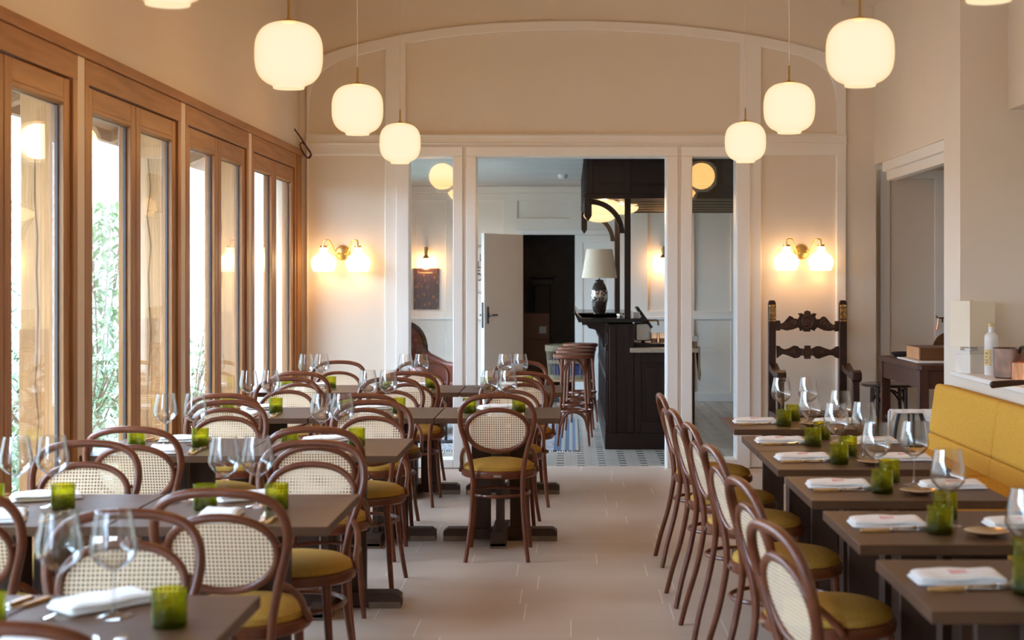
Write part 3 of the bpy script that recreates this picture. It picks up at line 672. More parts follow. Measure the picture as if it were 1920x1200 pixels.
for i, (a, b) in enumerate(RT):
    tq = math.radians([12, 8, 6, 5, 4, 3][i]); ax = [.497, .515, .512, .50, .477, .476][i]; ay = (a+b)/2-.02+[.0,-.03,0,0,0,0][i]
    place(chair, (ax+.28*math.cos(tq), ay+.14*math.sin(tq), 0), -PI/2+tq, f'bentwood cane chair in the bench-side row, facing right, {RN[i]}', 'cane chairs facing the bench')

# ------------------------------------------------------------------ tables
def make_table(dx, dy):
    t = thing('bistro_table', '', 'table')
    MB().box(-dx/2, dx/2, -dy/2, dy/2, .70, .73).build('tabletop', 'tabletop', t, bevel=.002, smooth=False)
    MB().box(-.16, .16, -.16, .16, .68, .70).build('mounting_plate', 'tablebase', t)
    for i in range(4):
        c, s_ = [(1,0),(0,1),(-1,0),(0,-1)][i]
        m4 = Matrix.Rotation(i*PI/2, 4, 'Z')
        MB().box(.055, .165, -.018, .018, .065, .69, m4).build('post', 'tablebase', t, bevel=.002, smooth=False)
    hx, hy = .325, .29
    fx = MB().prism([(-hx,.012),(hx,.012),(hx,.055),(hx-.025,.072),(-hx+.025,.072),(-hx,.055)], 'y', -.045, .045)
    fx = fx.build('foot_bar', 'tablebase', t, bevel=.002, smooth=False)
    for sx in (-1, 1): MB().box(min(sx*.18,sx*hx), max(sx*.18,sx*hx), -.046, .046, 0, .03).build('glide_block', 'tablefoot', fx, bevel=.002, smooth=False)
    fy = MB().prism([(-hy,.012),(hy,.012),(hy,.055),(hy-.025,.0725),(-hy+.025,.0725),(-hy,.055)], 'x', -.044, .044).build('foot_bar', 'tablebase', t, bevel=.002, smooth=False)
    for sy in (-1, 1): MB().box(-.045, .045, min(sy*.16,sy*hy), max(sy*.16,sy*hy), 0, .03).build('glide_block', 'tablefoot', fy, bevel=.002, smooth=False)
    return t
tabL = make_table(.688, .70)
tabR = make_table(.70, .635)
tables = [(0,1),(1,0),(1,1),(2,0),(2,1),(3,0),(3,1),(3,2),(4,0),(4,1),(4,2)]
for r, c in tables:
    place(tabL, (COLX[c], RC[r], 0), 0, f'dark square bistro table, {colname(r,c)}, {ROW[r]} row from the camera', 'dark tables in rows by the windows')
for i, (a, b) in enumerate(RT):
    place(tabR, (1.185, (a+b)/2, 0), 0, f'dark square table in front of the bench, {RN[i]}', 'dark tables along the bench')

# ------------------------------------------------------------------ table settings
TZ = .73
def make_wine_glass():
    out_ = [(.0,.0),(.041,.0005),(.0412,.002),(.025,.0045),(.008,.010),(.0042,.022),(.0040,.085),(.0055,.100),(.014,.108),(.034,.120),(.049,.137),(.0545,.152),(.0535,.172),(.047,.205),(.0405,.240)]
    inn = [(.0393,.2400),(.0458,.205),(.0523,.172),(.0533,.152),(.0477,.138),(.033,.1215),(.013,.1105),(.0,.108)]
    return tag(MB().lathe(out_+inn, 36, cap=False).build('wine_glass', 'wine_glass'), '', 'wine glass')
def make_tumbler():
    out_ = [(.0,.0),(.036,.0),(.039,.004),(.0395,.02),(.0388,.05),(.0395,.084)]
    inn = [(.0365,.0845),(.0355,.05),(.035,.018),(.028,.013),(.012,.019),(.0,.022)]
    return tag(MB().lathe(out_+inn, 32, cap=False).build('tumbler', 'green_glass'), '', 'tumbler')
def make_napkin(mark):
    t = thing('napkin', '', 'napkin')
    random.seed(3)
    for k in range(2):
        mb = MB(); nx, ny = 14, 8; LX, LY = .118-.006*k, .062-.004*k; z0 = .001+k*.0105; vs = []; fs = []
        for j in range(ny+1):
            for i in range(nx+1):
                u, v = i/nx*2-1, j/ny*2-1
                vs.append((u*LX, v*LY+.004*math.sin(3*u), z0+.0125+.002*math.sin(5*u+2*v+k)-(.006 if v < -.95 or abs(u) > .97 else 0)+(.003 if v > .8 else 0)))
        nb = len(vs)
        for j in range(ny+1):
            for i in range(nx+1): vs.append((vs[j*(nx+1)+i][0], vs[j*(nx+1)+i][1], z0))
        for j in range(ny):
            for i in range(nx):
                a = j*(nx+1)+i; fs += [(a,a+1,a+nx+2,a+nx+1), (nb+a,nb+a+nx+1,nb+a+nx+2,nb+a+1)]
        for i in range(nx): fs += [(i,nb+i,nb+i+1,i+1), (ny*(nx+1)+i,ny*(nx+1)+i+1,nb+ny*(nx+1)+i+1,nb+ny*(nx+1)+i)]
        for j in range(ny): a = j*(nx+1); fs += [(a,a+nx+1,nb+a+nx+1,nb+a), (a+nx,nb+a+nx,nb+a+2*nx+1,a+2*nx+1)]
        mb.add(vs, fs).build('fold', 'linen', t, subsurf=1)
    if mark:
        mk = MB()
        for i in range(5): mk.box(-.022+i*.009, -.018+i*.009, -.012, .012, .0235, .0262)
        mk.box(-.024, .022, .015, .018, .0235, .0262).box(-.024, .022, -.018, -.015, .0235, .0262)
        mk.build('printed_mark', 'red_print', t, smooth=False)
    return t
def make_knife():
    t = thing('table_knife', '', 'knife')
    MB().prism([(-.115,-.007),(-.112,-.009),(-.02,-.007),(-.02,.007),(-.112,.009),(-.115,.007)], 'z', .0, .009).build('handle', 'amber_handle', t, bevel=.002)
    MB().prism([(-.02,-.006),(-.012,-.008),(.07,-.009),(.10,-.002),(.105,.006),(-.012,.007),(-.02,.006)], 'z', .0035, .0055).build('blade', 'steel', t)
    MB().box(-.024, -.016, -.008, .008, 0, .010).build('bolster', 'steel', t, bevel=.002)
    return t
def make_fork():
    t = thing('table_fork', '', 'fork')
    MB().prism([(-.11,-.007),(-.106,-.009),(-.015,-.005),(-.015,.005),(-.106,.009),(-.11,.007)], 'z', .0, .008).build('handle', 'amber_handle', t, bevel=.002)
    h = MB().tube([(-.016,0,.004),(.02,0,.006),(.04,0,.010)], [.004,.003,.004], 8)
    h.prism([(.038,-.004),(.052,-.012),(.066,-.012),(.066,.012),(.052,.012),(.038,.004)], 'z', .008, .0105)
    for q in (-.0105,-.0035,.0035,.0105): h.tube([(.065,q,.0095),(.085,q,.008),(.105,q,.011)], [.0018,.0018,.0008], 6)
    h.build('tines', 'steel', t); return t
def make_dish():
    return tag(MB().lathe([(.0,.0),(.030,.0),(.034,.004),(.055,.010),(.066,.016),(.067,.018),(.055,.013),(.034,.0075),(.0,.006)], 36, cap=False).build('saucer', 'silver_dish'), '', 'saucer')
G, T_, NK, NKM, KN, FK, DS = make_wine_glass(), make_tumbler(), make_napkin(False), make_napkin(True), make_knife(), make_fork(), make_dish()
rnd = random.Random(11)
def j(a=.012): return rnd.uniform(-a, a)
for r, c in tables:
    x0 = COLX[c]-.3475; y0 = RC[r]-.35; w_ = f'{colname(r,c)}, {ROW[r]} row'
    dv = .12 if r == 0 else 0
    for u, v, nme in ((.285,.40+dv*.5,'left'),(.395,.41+dv*.5,'right')):
        place(G, (x0+u+j(), y0+v+j(), TZ), 0, f'clear stemmed wine glass, {nme} one of the pair on {w_}', 'wine glasses on the window-side tables')
    for u, v, nme in (((.17,.33,'left'),(.22,.35,'left'))[r == 1], (.565 if r == 0 else .455, .36+dv*.1, 'right')):
        place(T_, (x0+u+j(), y0+v+j(), TZ), 0, f'olive green glass tumbler, {nme} one of two on {w_}', 'green tumblers on the window-side tables')
    place(NK, (x0+(.345 if r == 0 else .31)+j(), y0+.585, TZ), (.6 if r == 0 else .25)+j(.3), f'folded white napkin on far side of {w_}', 'white napkins on the window-side tables')
    place(NK, (x0+.33+j(), y0+.16, TZ), PI/2+.2+j(.3), f'folded white napkin on near side of {w_}', 'white napkins on the window-side tables')
    place(KN, (x0+.455+j(.006), y0+.17, TZ), PI/2+.15+j(.1), f'horn-handled knife on near side of {w_}', 'knives on the window-side tables')
    place(FK, (x0+.490+j(.006), y0+.16, TZ), PI/2+j(.06), f'horn-handled fork on near side of {w_}', 'forks on the window-side tables')
    place(KN, (x0+.115+j(.006), y0+.55, TZ), -PI/2-.3+j(.06), f'horn-handled knife on far side of {w_}', 'knives on the window-side tables')
    place(FK, (x0+.160+j(.004), y0+.55, TZ), -PI/2-.3+j(.04), f'horn-handled fork on far side of {w_}', 'forks on the window-side tables')
for i, (a, b) in enumerate(RT):
    x0 = .835; w_ = f'bench-side table {RN[i]}'
    gl = {0: ((.31,.33,'only'),), 1: ((.345,.33,'only'),)}.get(i, ((.30,.345,'left'),(.435,.40,'right')))
    for u, v, nme in gl:
        place(G, (x0+u+j(), a+v+j(), TZ), 0, f'clear stemmed wine glass, {nme} one on {w_}', 'wine glasses on the bench-side tables')
    place(T_, (x0+.28+j(.006), a+.19, TZ), 0, f'olive green tumbler, the one toward the chair on {w_}', 'green tumblers on the bench-side tables')
    place(T_, (x0+.37+j(.006), a+.485, TZ), 0, f'olive green tumbler, the one toward the bench on {w_}', 'green tumblers on the bench-side tables')
    place(DS, (x0+.41+j(), a+.15, TZ), 0, f'small silvery saucer on {w_}', 'saucers on the bench-side tables')
    place(NKM, (x0+.15+j(.006), a+.345, TZ), j(.04), f'white napkin with a red print before the chair, {w_}', 'printed napkins')
    place(NKM, (x0+.575+j(.006), a+.33, TZ), j(.04), f'white napkin with a red print before the bench, {w_}', 'printed napkins')
    place(KN, (x0+.16, a+.235, TZ), .02+j(.05), f'horn-handled knife before the chair, {w_}', 'knives on the bench-side tables')
    place(FK, (x0+.185, a+.258, TZ+.0), .10+j(.03), f'horn-handled fork before the chair, {w_}', 'forks on the bench-side tables')

# ------------------------------------------------------------------ bench
bn = thing('upholstered_bench', 'long mustard linen upholstered bench with buttonless channel back by the ledge', 'bench', (0, 0, 0))
def pillow(x0, x1, y0, y1, z0, z1, name, lean=0, bev=.03):
    m4 = Matrix.Translation((x0, 0, z0)) @ Matrix.Rotation(lean, 4, 'Y') @ Matrix.Translation((-x0, 0, -z0))
    return MB().box(x0, x1, y0, y1, z0, z1, m4).build(name, 'bench_cloth', bn, bevel=bev, seg=4)
ys = [9.13, 7.78, 6.42, 5.06, 3.70, 2.34, .98]
for a, b in zip(ys[1:], ys):
    pillow(2.165, 2.29, a, b, .42, .565, 'lower_back_cushion', .14, .016)
    pillow(2.183, 2.31, a, b, .562, .865, 'upper_back_cushion', .14, .026)
    pillow(1.66, 2.19, a, b, .34, .47, 'seat_cushion', 0, .03)
MB().box(1.70, 2.34, .98, 9.11, .0, .345).build('bench_plinth', 'tablebase', bn, bevel=.005)

# ------------------------------------------------------------------ pendants
def se(a, n=2.75): return (abs(math.cos(a))**(2/n), math.copysign(abs(math.sin(a))**(2/n), math.sin(a)))
def make_pendant():
    t = thing('pendant_lamp', '', 'pendant lamp')
    prof = []
    for i in range(0, 25):
        a = -PI/2*.80+(PI/2*.80+PI/2*.93)*i/24; x, z = se(a); prof.append((.14*x, .135*z))
    zb = prof[0][1]; rb = .064
    prof = [(rb, -.141), (rb, -.133), (rb+.004,-.130)]+[p for p in prof if p[0] > rb+.006 or p[1] > 0]
    MB().lathe(prof, 48, cap=False).build('glass_globe', 'opal', t)
    MB().lathe([(.0,-.1405),(rb-.001,-.1405)], 48, cap=False).build('glass_mouth', 'opal_rim', t)
    MB().lathe([(.045,.1335),(.043,.138),(.012,.143),(.008,.150),(.0055,.155),(.0055,.225),(.003,.230),(0,.230)], 24, cap=False).build('brass_stem', 'brass', t)
    MB().tube([(0,0,.228),(0,0,CZ-2.43)], .003, 6).build('cable', 'cable', t)
    l = bpy.data.lights.new('pendant_bulb', 'POINT'); l.energy = PEND_W; l.color = (1, .48, .135); l.shadow_soft_size = .12
    o = bpy.data.objects.new('bulb', l); C.objects.link(o); o.parent = t
    return t
pen = make_pendant()
PW = ['nearest the camera, cut by the frame', 'second from the camera', 'third from the camera', 'nearest the panelled wall']
for i, Y in enumerate((4.28, 6.17, 8.16, 10.2)):
    place(pen, (-1.165 if i else -1.155, Y, 2.425), 0, f'opal glass pendant over the window-side tables, {PW[i]}', 'opal pendant lamps')
    place(pen, (1.19, Y-.03, 2.43), 0, f'opal glass pendant over the bench-side tables, {PW[i]}', 'opal pendant lamps')

# ------------------------------------------------------------------ wall sconces on the panelling
def make_sconce():
    t = thing('wall_sconce', '', 'wall lamp')
    b = MB().lathe([(0,0),(.058,0),(.060,.004),(.05,.016),(.02,.022),(0,.022)], 32)
    b.v = [(x, -z, y) for x, y, z in b.v]; b.build('wall_plate', 'brass', t)
    for s_ in (-1, 1):
        MB().tube(bez([(s_*.02,-.02,-.01),(s_*.05,-.06,.0),(s_*.085,-.10,.085),(s_*.105,-.11,.098),(s_*.13,-.11,.092),(s_*.135,-.11,.055)], 6), .006, 8).build('arm', 'brass', t)
        sh = MB().lathe([(.026,.045),(.030,.035),(.031,.010),(.045,-.010),(.078,-.030),(.098,-.065),(.097,-.100),(.083,-.142),(.074,-.150)], 36, (s_*.135,-.11,0), cap=False)
        g = sh.build('glass_shade', 'opal_hot', t)
        MB().lathe([(.0,.056),(.027,.055),(.028,.040)], 24, (s_*.135,-.11,0), cap=False).build('shade_cap', 'brass', t)
        l = bpy.data.lights.new('sconce_bulb', 'POINT'); l.energy = SCONCE_W; l.color = (1, .47, .13); l.shadow_soft_size = .06
        o = bpy.data.objects.new('bulb', l); C.objects.link(o); o.parent = t; o.location = (s_*.135, -.11, -.06)
    return t
scn = make_sconce()
place(scn, (px(642,SB), BW+.028, pz(474,SB)), 0, 'two-armed brass wall lamp with white glass shades near the windows', 'two-armed wall lamps')
place(scn, (px(1504,SB), BW+.028, pz(472,SB)), 0, 'two-armed brass wall lamp with white glass shades above the carved armchair', 'two-armed wall lamps')
# globe sconces in the bar room
def make_globe():
    t = thing('globe_sconce', '', 'wall lamp')
    MB().lathe([(.0,.20),(.02,.20),(.02,.10),(.030,.088),(.042,.066),(.042,.060),(0,.06)], 24, (0,-.09,0)).build('brass_holder', 'dark_brass', t)
    MB().box(-.02, .02, -.09, 0, .16, .19).build('wall_arm', 'dark_brass', t)
    MB().lathe([(.075*math.cos(-PI/2+PI*i/16*.83), .075*math.sin(-PI/2+PI*i/16*.83)) for i in range(17)], 28, (0,-.09,0), cap=False).build('glass_globe', 'opal_hot', t)
    l = bpy.data.lights.new('globe_bulb', 'POINT'); l.energy = 30; l.color = (1, .50, .17); l.shadow_soft_size = .06
    o = bpy.data.objects.new('bulb', l); C.objects.link(o); o.parent = t; o.location = (0, -.09, 0)
    return t
gs = make_globe()
place(gs, (px(800,SF), FW-.012+.02, pz(494,SF)), 0, 'small globe wall lamp on a dark brass stem above the city poster', 'globe wall lamps in the bar room')
place(gs, (px(1243,SF), FW-.012+.02, pz(493,SF)), 0, 'small globe wall lamp on a dark brass stem behind the bar', 'globe wall lamps in the bar room')

# ------------------------------------------------------------------ loose cable at the corner
S1 = F/11.6
pts = [(px(x,S1), 11.62, pz(y,S1)) for x, y in ((540,228),(553,244),(566,262),(578,282),(583,290),(577,296),(567,285),(562,272),(566,267),(575,276),(582,288),(576,297))]
tag(MB().tube(bez(pts,5), .006, 7).build('loose_cable', 'purple_cable'), 'short dark loose cable end curling out of the corner above the windows', 'cable')

# ------------------------------------------------------------------ carved armchair
ST = F/11.3
tr = thing('carved_armchair', 'tall dark carved wooden armchair with gilded post tops under the wall lamp', 'armchair', (0,0,0))
def T3(x, y): return (px(x,ST), pz(y,ST))
YB = 11.3
for x0, x1 in ((1441,1455),(1574,1588)):
    X0, X1 = px(x0,ST), px(x1,ST)
    p = MB().box(X0, X1, YB, YB+.05, 0, pz(568,ST)).prism([(X0,pz(568,ST)),(X1,pz(568,ST)),(X1-.01,pz(563,ST)),(X0+.01,pz(563,ST))], 'y', YB, YB+.05).build('back_post', 'carved', tr, bevel=.004)
    g = MB()
    zc = pz(584,ST)
    for q in range(4): g.box(X0+.006+q*.0125, X0+.013+q*.0125, YB-.006, YB+.01, zc-.055, zc+.03)
    for q in range(3): g.lathe([(0,-.012),(.010,-.006),(.012,0),(.010,.006),(0,.012)], 10, (X0+.014+q*.014, YB-.002, zc+.042))
    for q in range(5): g.box(X0+.004+q*.011, X0+.010+q*.011, YB-.006, YB+.01, zc-.075, zc-.062)
    g.build('gilt_carving', 'gilt', p)
crest = [(1455,601),(1463,601),(1464,607),(1470,605),(1476,598),(1481,592),(1486,594),(1489,597),(1497,598),(1500,592),(1496,588),(1504,587),(1508,590),(1509,584),(1514,582),(1520,584),(1521,590),(1525,587),(1532,588),(1529,594),(1531,598),(1538,598),(1542,594),(1546,593),(1551,597),(1557,605),(1563,609),(1566,608),(1566,602),(1574,602),(1574,621),(1566,622),(1565,619),(1556,621),(1546,620),(1533,614),(1529,618),(1528,621),(1520,618),(1520,622),(1507,622),(1507,619),(1500,621),(1500,617),(1497,614),(1487,618),(1475,620),(1464,617),(1463,620),(1455,620)]
def Q(x, y, xs, ys_): return (px(x,ST), pz(y,ST))
def rail(poly, name):
    return curve_plate(name, [T3(x,y) for x, y in poly], [], YB+.005, .032, 'carved', bevel=.003, parent=tr)
cr_ = rail(crest, 'crest_rail')
low = [(1456,648),(1462,649),(1466,653),(1472,655),(1480,653),(1489,648),(1496,649),(1500,653),(1508,654),(1509,648),(1520,648),(1521,654),(1526,652),(1531,649),(1538,649),(1548,653),(1558,656),(1564,653),(1568,650),(1574,649),(1574,673),(1568,671),(1563,667),(1556,666),(1546,669),(1536,673),(1530,672),(1526,667),(1521,667),(1520,673),(1509,673),(1508,667),(1502,667),(1498,671),(1490,672),(1478,667),(1468,664),(1462,668),(1457,672)]
lr_ = rail(low, 'lower_back_rail')
sc_ = MB()
def spiral(mb, x, y, r, sgn=1, turns=1.6):
    cx, cz = T3(x, y); rr = r/ST
    pts = [(cx+sgn*rr*(1-.8*k/24)*math.cos(k/24*turns*2*PI), YB+.003, cz+rr*(1-.8*k/24)*math.sin(k/24*turns*2*PI)) for k in range(25)]
    mb.tube(pts, .0022, 6)
for x, y, r, g_ in ((1476,610,6,1),(1488,604,6,-1),(1555,611,6,-1),(1543,605,6,1),(1467,612,4,1),(1563,613,3,-1),(1514,588,3.5,1)): spiral(sc_, x, y, r, g_)
sc_.tube([(px(1514+10*math.cos(a*PI/14),ST), YB+.003, pz(603+12*math.sin(a*PI/14),ST)) for a in range(28)], .0025, 6, closed=True)
for q in range(3): sc_.tube(bez([(px(1505,ST),YB+.003,pz(603+q*4,ST)),(px(1513,ST),YB+.003,pz(600+q*4,ST)),(px(1522,ST),YB+.003,pz(604+q*4,ST))],4), .002, 6)
sc_.build('relief_carving', 'relief', cr_)
sc2 = MB()
for x, y, r, g_ in ((1514,661,6,1),(1488,660,4,-1),(1541,660,4,1)): spiral(sc2, x, y, r, g_)
sc2.tube([(px(1514+9*math.cos(a*PI/14),ST), YB+.003, pz(661+9*math.sin(a*PI/14),ST)) for a in range(28)], .0025, 6, closed=True)
sc2.build('relief_carving', 'relief', lr_)
for k, (xa, xb) in enumerate(((1438,1458),(1574,1598))):
    Xa, Xb = px(xa,ST)+.01, px(xb,ST)
    Xa, Xb = (1.50, 1.57) if k == 0 else (2.05, 2.12)
    m = MB(); z0 = .83
    m.prism([(YB+.02,z0+.03),(YB-.12,z0-.01),(YB-.30,z0-.02),(YB-.40,z0+.0),(YB-.44,z0-.02),(YB-.44,z0-.07),(YB-.40,z0-.09),(YB-.36,z0-.07),(YB-.15,z0-.05),(YB+.02,z0-.03)], 'x', Xa, Xb)
    m.build('armrest', 'carved', tr, bevel=.008)
    MB().box(Xa+.01, Xb-.01, YB-.40, YB-.34, 0, z0-.06).build('front_post', 'carved', tr, bevel=.004)
MB().box(1.50, 2.12, YB-.42, YB+.03, .44, .50).build('seat_board', 'carved', tr, bevel=.006)
MB().box(1.53, 2.09, YB-.39, YB-.36, .12, .19).box(1.53,1.56,YB-.36,YB,.06,.10).box(2.06,2.09,YB-.36,YB,.06,.10).build('stretcher', 'carved', tr, bevel=.004)

# ------------------------------------------------------------------ alcove side table, box, stool, chair with cloth
st_ = thing('side_table', 'tall dark wooden side table standing in the alcove opening', 'table', (0,0,0))
X0, X1, Y0, Y1 = 2.33, 3.25, 9.98, 11.25; ZT = .92
MB().prism([(X0-.02+.03,Y0-.02),(X1,Y0-.02),(X1,Y1),(X0-.02,Y1),(X0-.02,Y0-.02+.03)], 'z', ZT-.035, ZT).build('tabletop', 'side_table', st_, bevel=.004)
for x in (X0, X1-.07):
    for y in (Y0, Y1-.07): MB().box(x, x+.065, y, y+.065, 0, ZT-.035).build('leg', 'side_table', st_, bevel=.003)
MB().box(X0+.01, X0+.03, Y0+.06, Y1-.06, ZT-.16, ZT-.035).box(X0+.06, X1-.06, Y0+.01, Y0+.03, ZT-.16, ZT-.035).box(X0+.06, X1-.06, Y1-.03, Y1-.01, ZT-.16, ZT-.035).build('apron', 'side_table', st_)
MB().box(X0+.02, X1-.02, Y0+.02, Y1-.02, .46, .485).build('lower_shelf', 'side_table', st_)
MB().lathe([(0,0),(.012,0),(.012,.006),(0,.008)], 12, (0,0,0)).build('tmp_screw', 'side_table', st_).location = (X0+.032, Y0-.002, .60)
st_.children[-1].rotation_euler = (PI/2, 0, 0); st_.children[-1].name = 'leg_peg'
bx = thing('walnut_box', 'long shallow walnut box with a pale end lying on the alcove side table', 'box', (0,0,0))
MB().box(2.42, 3.0, 10.35, 10.75, ZT+.012, ZT+.10).build('box_body', 'walnut_box', bx, bevel=.004)
MB().box(2.415, 2.425, 10.36, 10.74, ZT+.016, ZT+.098).build('box_end', 'box_end', bx)
tag(MB().box(2.37, 3.1, 10.2, 10.85, ZT, ZT+.010).build('white_cloth', 'linen', bevel=.004), 'white folded cloth lying under the walnut box', 'cloth')
tag(MB().lathe([(0,0),(.10,0),(.13,.02),(.135,.035),(.125,.035),(.1,.012),(0,.010)], 28, (2.50,11.02,ZT), cap=False).build('black_bowl', 'iron'), 'shallow black bowl on the side table behind the walnut box', 'bowl')
bk = MB()
rr_ = random.Random(5)
for i in range(60):
    x, y = rr_.uniform(2.40,2.68), rr_.uniform(10.1,10.5); a = rr_.uniform(0, PI); z = .487+rr_.uniform(.01,.08)
    bk.tube([(x,y,z),(x+.04*math.cos(a),y+.04*math.sin(a),z+rr_.uniform(-.01,.03)),(x+.08*math.cos(a+.5),y+.08*math.sin(a+.5),z)], .008, 5)
tag(bk.build('driftwood_heap', 'roots'), 'heap of pale twisted dried twigs on the side table shelf', 'twigs', kind='stuff')
tag(MB().box(2.38, 2.95, 10.05, 10.55, .4855, .497).build('wooden_board', 'stand_wood'), 'wooden board under the dried twigs on the lower shelf', 'board')
tag(MB().lathe([(0,0),(.05,.01),(.085,.05),(.09,.085),(.07,.13),(.03,.155),(0,.16)], 28, (2.80,10.12,.498)).build('metal_ball', 'chrome'), 'shiny round metal ball-shaped vessel on the lower shelf', 'vessel')
sb = thing('low_stool', 'near-black bentwood stool with a round seat behind the side table', 'stool', (2.46, 11.55, 0))
MB().lathe([(0,.665),(.20,.665),(.215,.672),(.215,.688),(.19,.692),(0,.685)], 36).build('seat', 'dark_bent', sb)
for i in range(4):
    a = PI/4+i*PI/2; c, s_ = math.cos(a), math.sin(a)
    MB().tube(bez([(c*.15,s_*.15,.665),(c*.16,s_*.16,.4),(c*.20,s_*.20,.0)],6), [.016-.005*k/12 for k in range(13)], 8).build('leg', 'dark_bent', sb)
    b2 = a+PI/2; MB().tube(bez([(c*.17,s_*.17,.38),(c*.14,s_*.14,.55),((c+math.cos(b2))*.075,(s_+math.sin(b2))*.075,.64),(math.cos(b2)*.14,math.sin(b2)*.14,.55),(math.cos(b2)*.17,math.sin(b2)*.17,.38)],5), .009, 8).build('brace', 'dark_bent', sb)
MB().tube(ring(0,0,.26,.175), .009, 8, closed=True).build('foot_ring', 'dark_bent', sb)
S9 = F/9.45
mc = thing('metal_chair', 'black metal framed chair with a white cloth over its back beside the bench', 'chair', (0,0,0))
def Q3(x, y, Y=9.45): return (px(x,F/Y), Y, pz(y,F/Y))
X0, X1 = px(1671,S9)+.02, px(1742,S9)-.03
fr = MB().tube(bez([(X0-.01,9.45,0),(X0+.0,9.45,.45),(X0+.025,9.45,.63),(X0+.05,9.45,.655),(X1-.05,9.45,.655),(X1-.02,9.45,.63),(X1,9.45,.45),(X1+.01,9.45,0)],6), .011, 8)
fr.tube([(X0+.09,9.45,.655),(X0+.09,9.45,.42)], .007, 6).tube([(X1-.07,9.45,.655),(X1-.07,9.45,.42)], .007, 6).tube([(X0,9.45,.42),(X1,9.45,.42)], .009, 6)
fr.tube([(X0,9.45,.42),(X0,9.80,.42),(X0,9.82,0)], .010, 6).tube([(X1,9.45,.42),(X1,9.80,.42),(X1,9.82,0)], .010, 6)
fr.build('chair_frame', 'iron', mc)
MB().box(X0, X1, 9.46, 9.82, .42, .44).build('seat', 'iron', mc)
cl = MB(); vs = []; nn = 20
for k in range(nn+1):
    u = k/nn; x = X0-.03+(X1-X0+.12)*u
    for q, (dy, z) in enumerate(((-.022,.60-.25*max(0,u-.8)/.2),(-.020,.655),(-.012,.672),(.012,.672),(.02,.655),(.024,.45-.1*u+.03*math.sin(9*u)))):
        edge = 1 if q not in (0,) else (1 if (u > .72 or u < .06) else 0)
        zz_ = z if edge else .648
        vs.append((x+.01*math.sin(7*u+q), 9.45+dy+.006*math.sin(20*u), zz_))
fs = [(k*6+q, k*6+q+1, (k+1)*6+q+1, (k+1)*6+q) for k in range(nn) for q in range(5)]
o = cl.add(vs, fs).build('draped_cloth', 'linen'); tag(o, 'white cloth draped over the back of the black metal chair', 'cloth')
md = o.modifiers.new('thick', 'SOLIDIFY'); md.thickness = .004
# hook with copper thing and round wooden board on the alcove wall
hk = thing('wall_hook', 'small dark wall hook in the alcove with copper cutters hanging', 'hook', (0,0,0))
XH = px(1762,SA)
MB().tube([(XH-.03,11.97,pz(592,SA)),(XH-.03,11.94,pz(596,SA)),(XH+.10,11.94,pz(596,SA))], .006, 6).tube([(XH+.01,11.94,pz(596,SA)),(XH+.01,11.93,pz(604,SA))], .006, 6).build('hook_rail', 'iron', hk)
MB().tube([(XH-.02,11.94,pz(596,SA)),(XH-.025,11.94,pz(606,SA)),(XH-.035,11.94,pz(618,SA))], [.008,.006,.009], 6).build('copper_hanger', 'copper', hk)
pb = MB().lathe([(0,0),(.14,0),(.145,.006),(.145,.016),(.14,.022),(0,.022)], 36)
pb.v = [(x, -z, y) for x, y, z in pb.v]
o = pb.build('round_board', 'walnut_box'); o.location = (px(1780,SA), 11.955, pz(655,SA)); tag(o, 'round wooden board on the alcove wall above the side table', 'board')

# ------------------------------------------------------------------ things on the ledge
LZ = .93
sl = thing('square_lamp', 'unlit cream lamp with square shade and block base on the ledge', 'lamp', (2.50, 8.98, LZ), .0)
def ll(y, s): return pz(y, s)-LZ
MB().box(-.10, .06, -.08, .08, 0, .115).build('block_base', 'plaster_base', sl, bevel=.003, smooth=False)
MB().box(-.085, .05, -.06, .06, .115, .135).box(-.05, .03, -.03, .03, .135, .22).build('neck', 'plaster_base', sl)
sm = MB(); a_, b_ = .105, .105
for (x0, x1, y0, y1) in ((-.13,-.127,-.11,.11),(.127,.13,-.11,.11),(-.13,.13,-.11,-.107),(-.13,.13,.107,.11)): sm.box(x0, x1, y0, y1, .16, .435)
sm.build('square_shade', 'shade_cream', sl, smooth=False)
sl.rotation_euler = (0, 0, math.radians(29.5))
sl.location = (2.43, 9.04, LZ); sl.scale = (.78,.78,1)
def make_bottle():
    t = thing('stoneware_bottle', '', 'bottle')
    MB().lathe([(0,0),(.038,0),(.0405,.004),(.0405,.215),(.038,.232),(.026,.246),(.018,.252),(.0165,.272),(.0165,.286),(0,.286)], 32).build('bottle_body', 'stoneware', t)
    MB().lathe([(0,.284),(.0175,.284),(.0185,.292),(.0175,.304),(0,.306)], 20).build('stopper', 'cork', t)
    # curved label with a few ink marks
    vs = []; fs = []
    for k in range(13):
        a = math.radians(172+k*7.0)
        for z in (.055, .15): vs.append((.0412*math.cos(a), .0412*math.sin(a), z))
    fs = [(2*k, 2*k+2, 2*k+3, 2*k+1) for k in range(12)]
    lb = MB().add(vs, fs).build('paper_label', 'bottle_label', t)
    m = MB()
    for z, k0, k1 in ((.128,3,8),(.108,4,6),(.088,3,5),(.088,6,8),(.072,4,7)):
        for k in range(k0, k1):
            a = math.radians(172+k*7.0+1); b = math.radians(172+k*7.0+5.5)
            m.add([(.0415*math.cos(q), .0415*math.sin(q), h) for q in (a, b) for h in (z-.004, z+.004)], [(0,2,3,1)])
    m.build('ink_lines', 'ink', lb)
    return t
bo = make_bottle()
place(bo, (2.49, 8.84, LZ), 0, 'white stoneware bottle with a yellowed label beside the square lamp', 'stoneware bottles')
place(bo, (2.74, 8.62, LZ), .3, 'white stoneware bottle behind the large copper pan at the frame edge', 'stoneware bottles')
pn = thing('copper_pan', 'large tarnished copper saucepan with black handle on the ledge', 'saucepan', (2.535, 8.55, LZ))
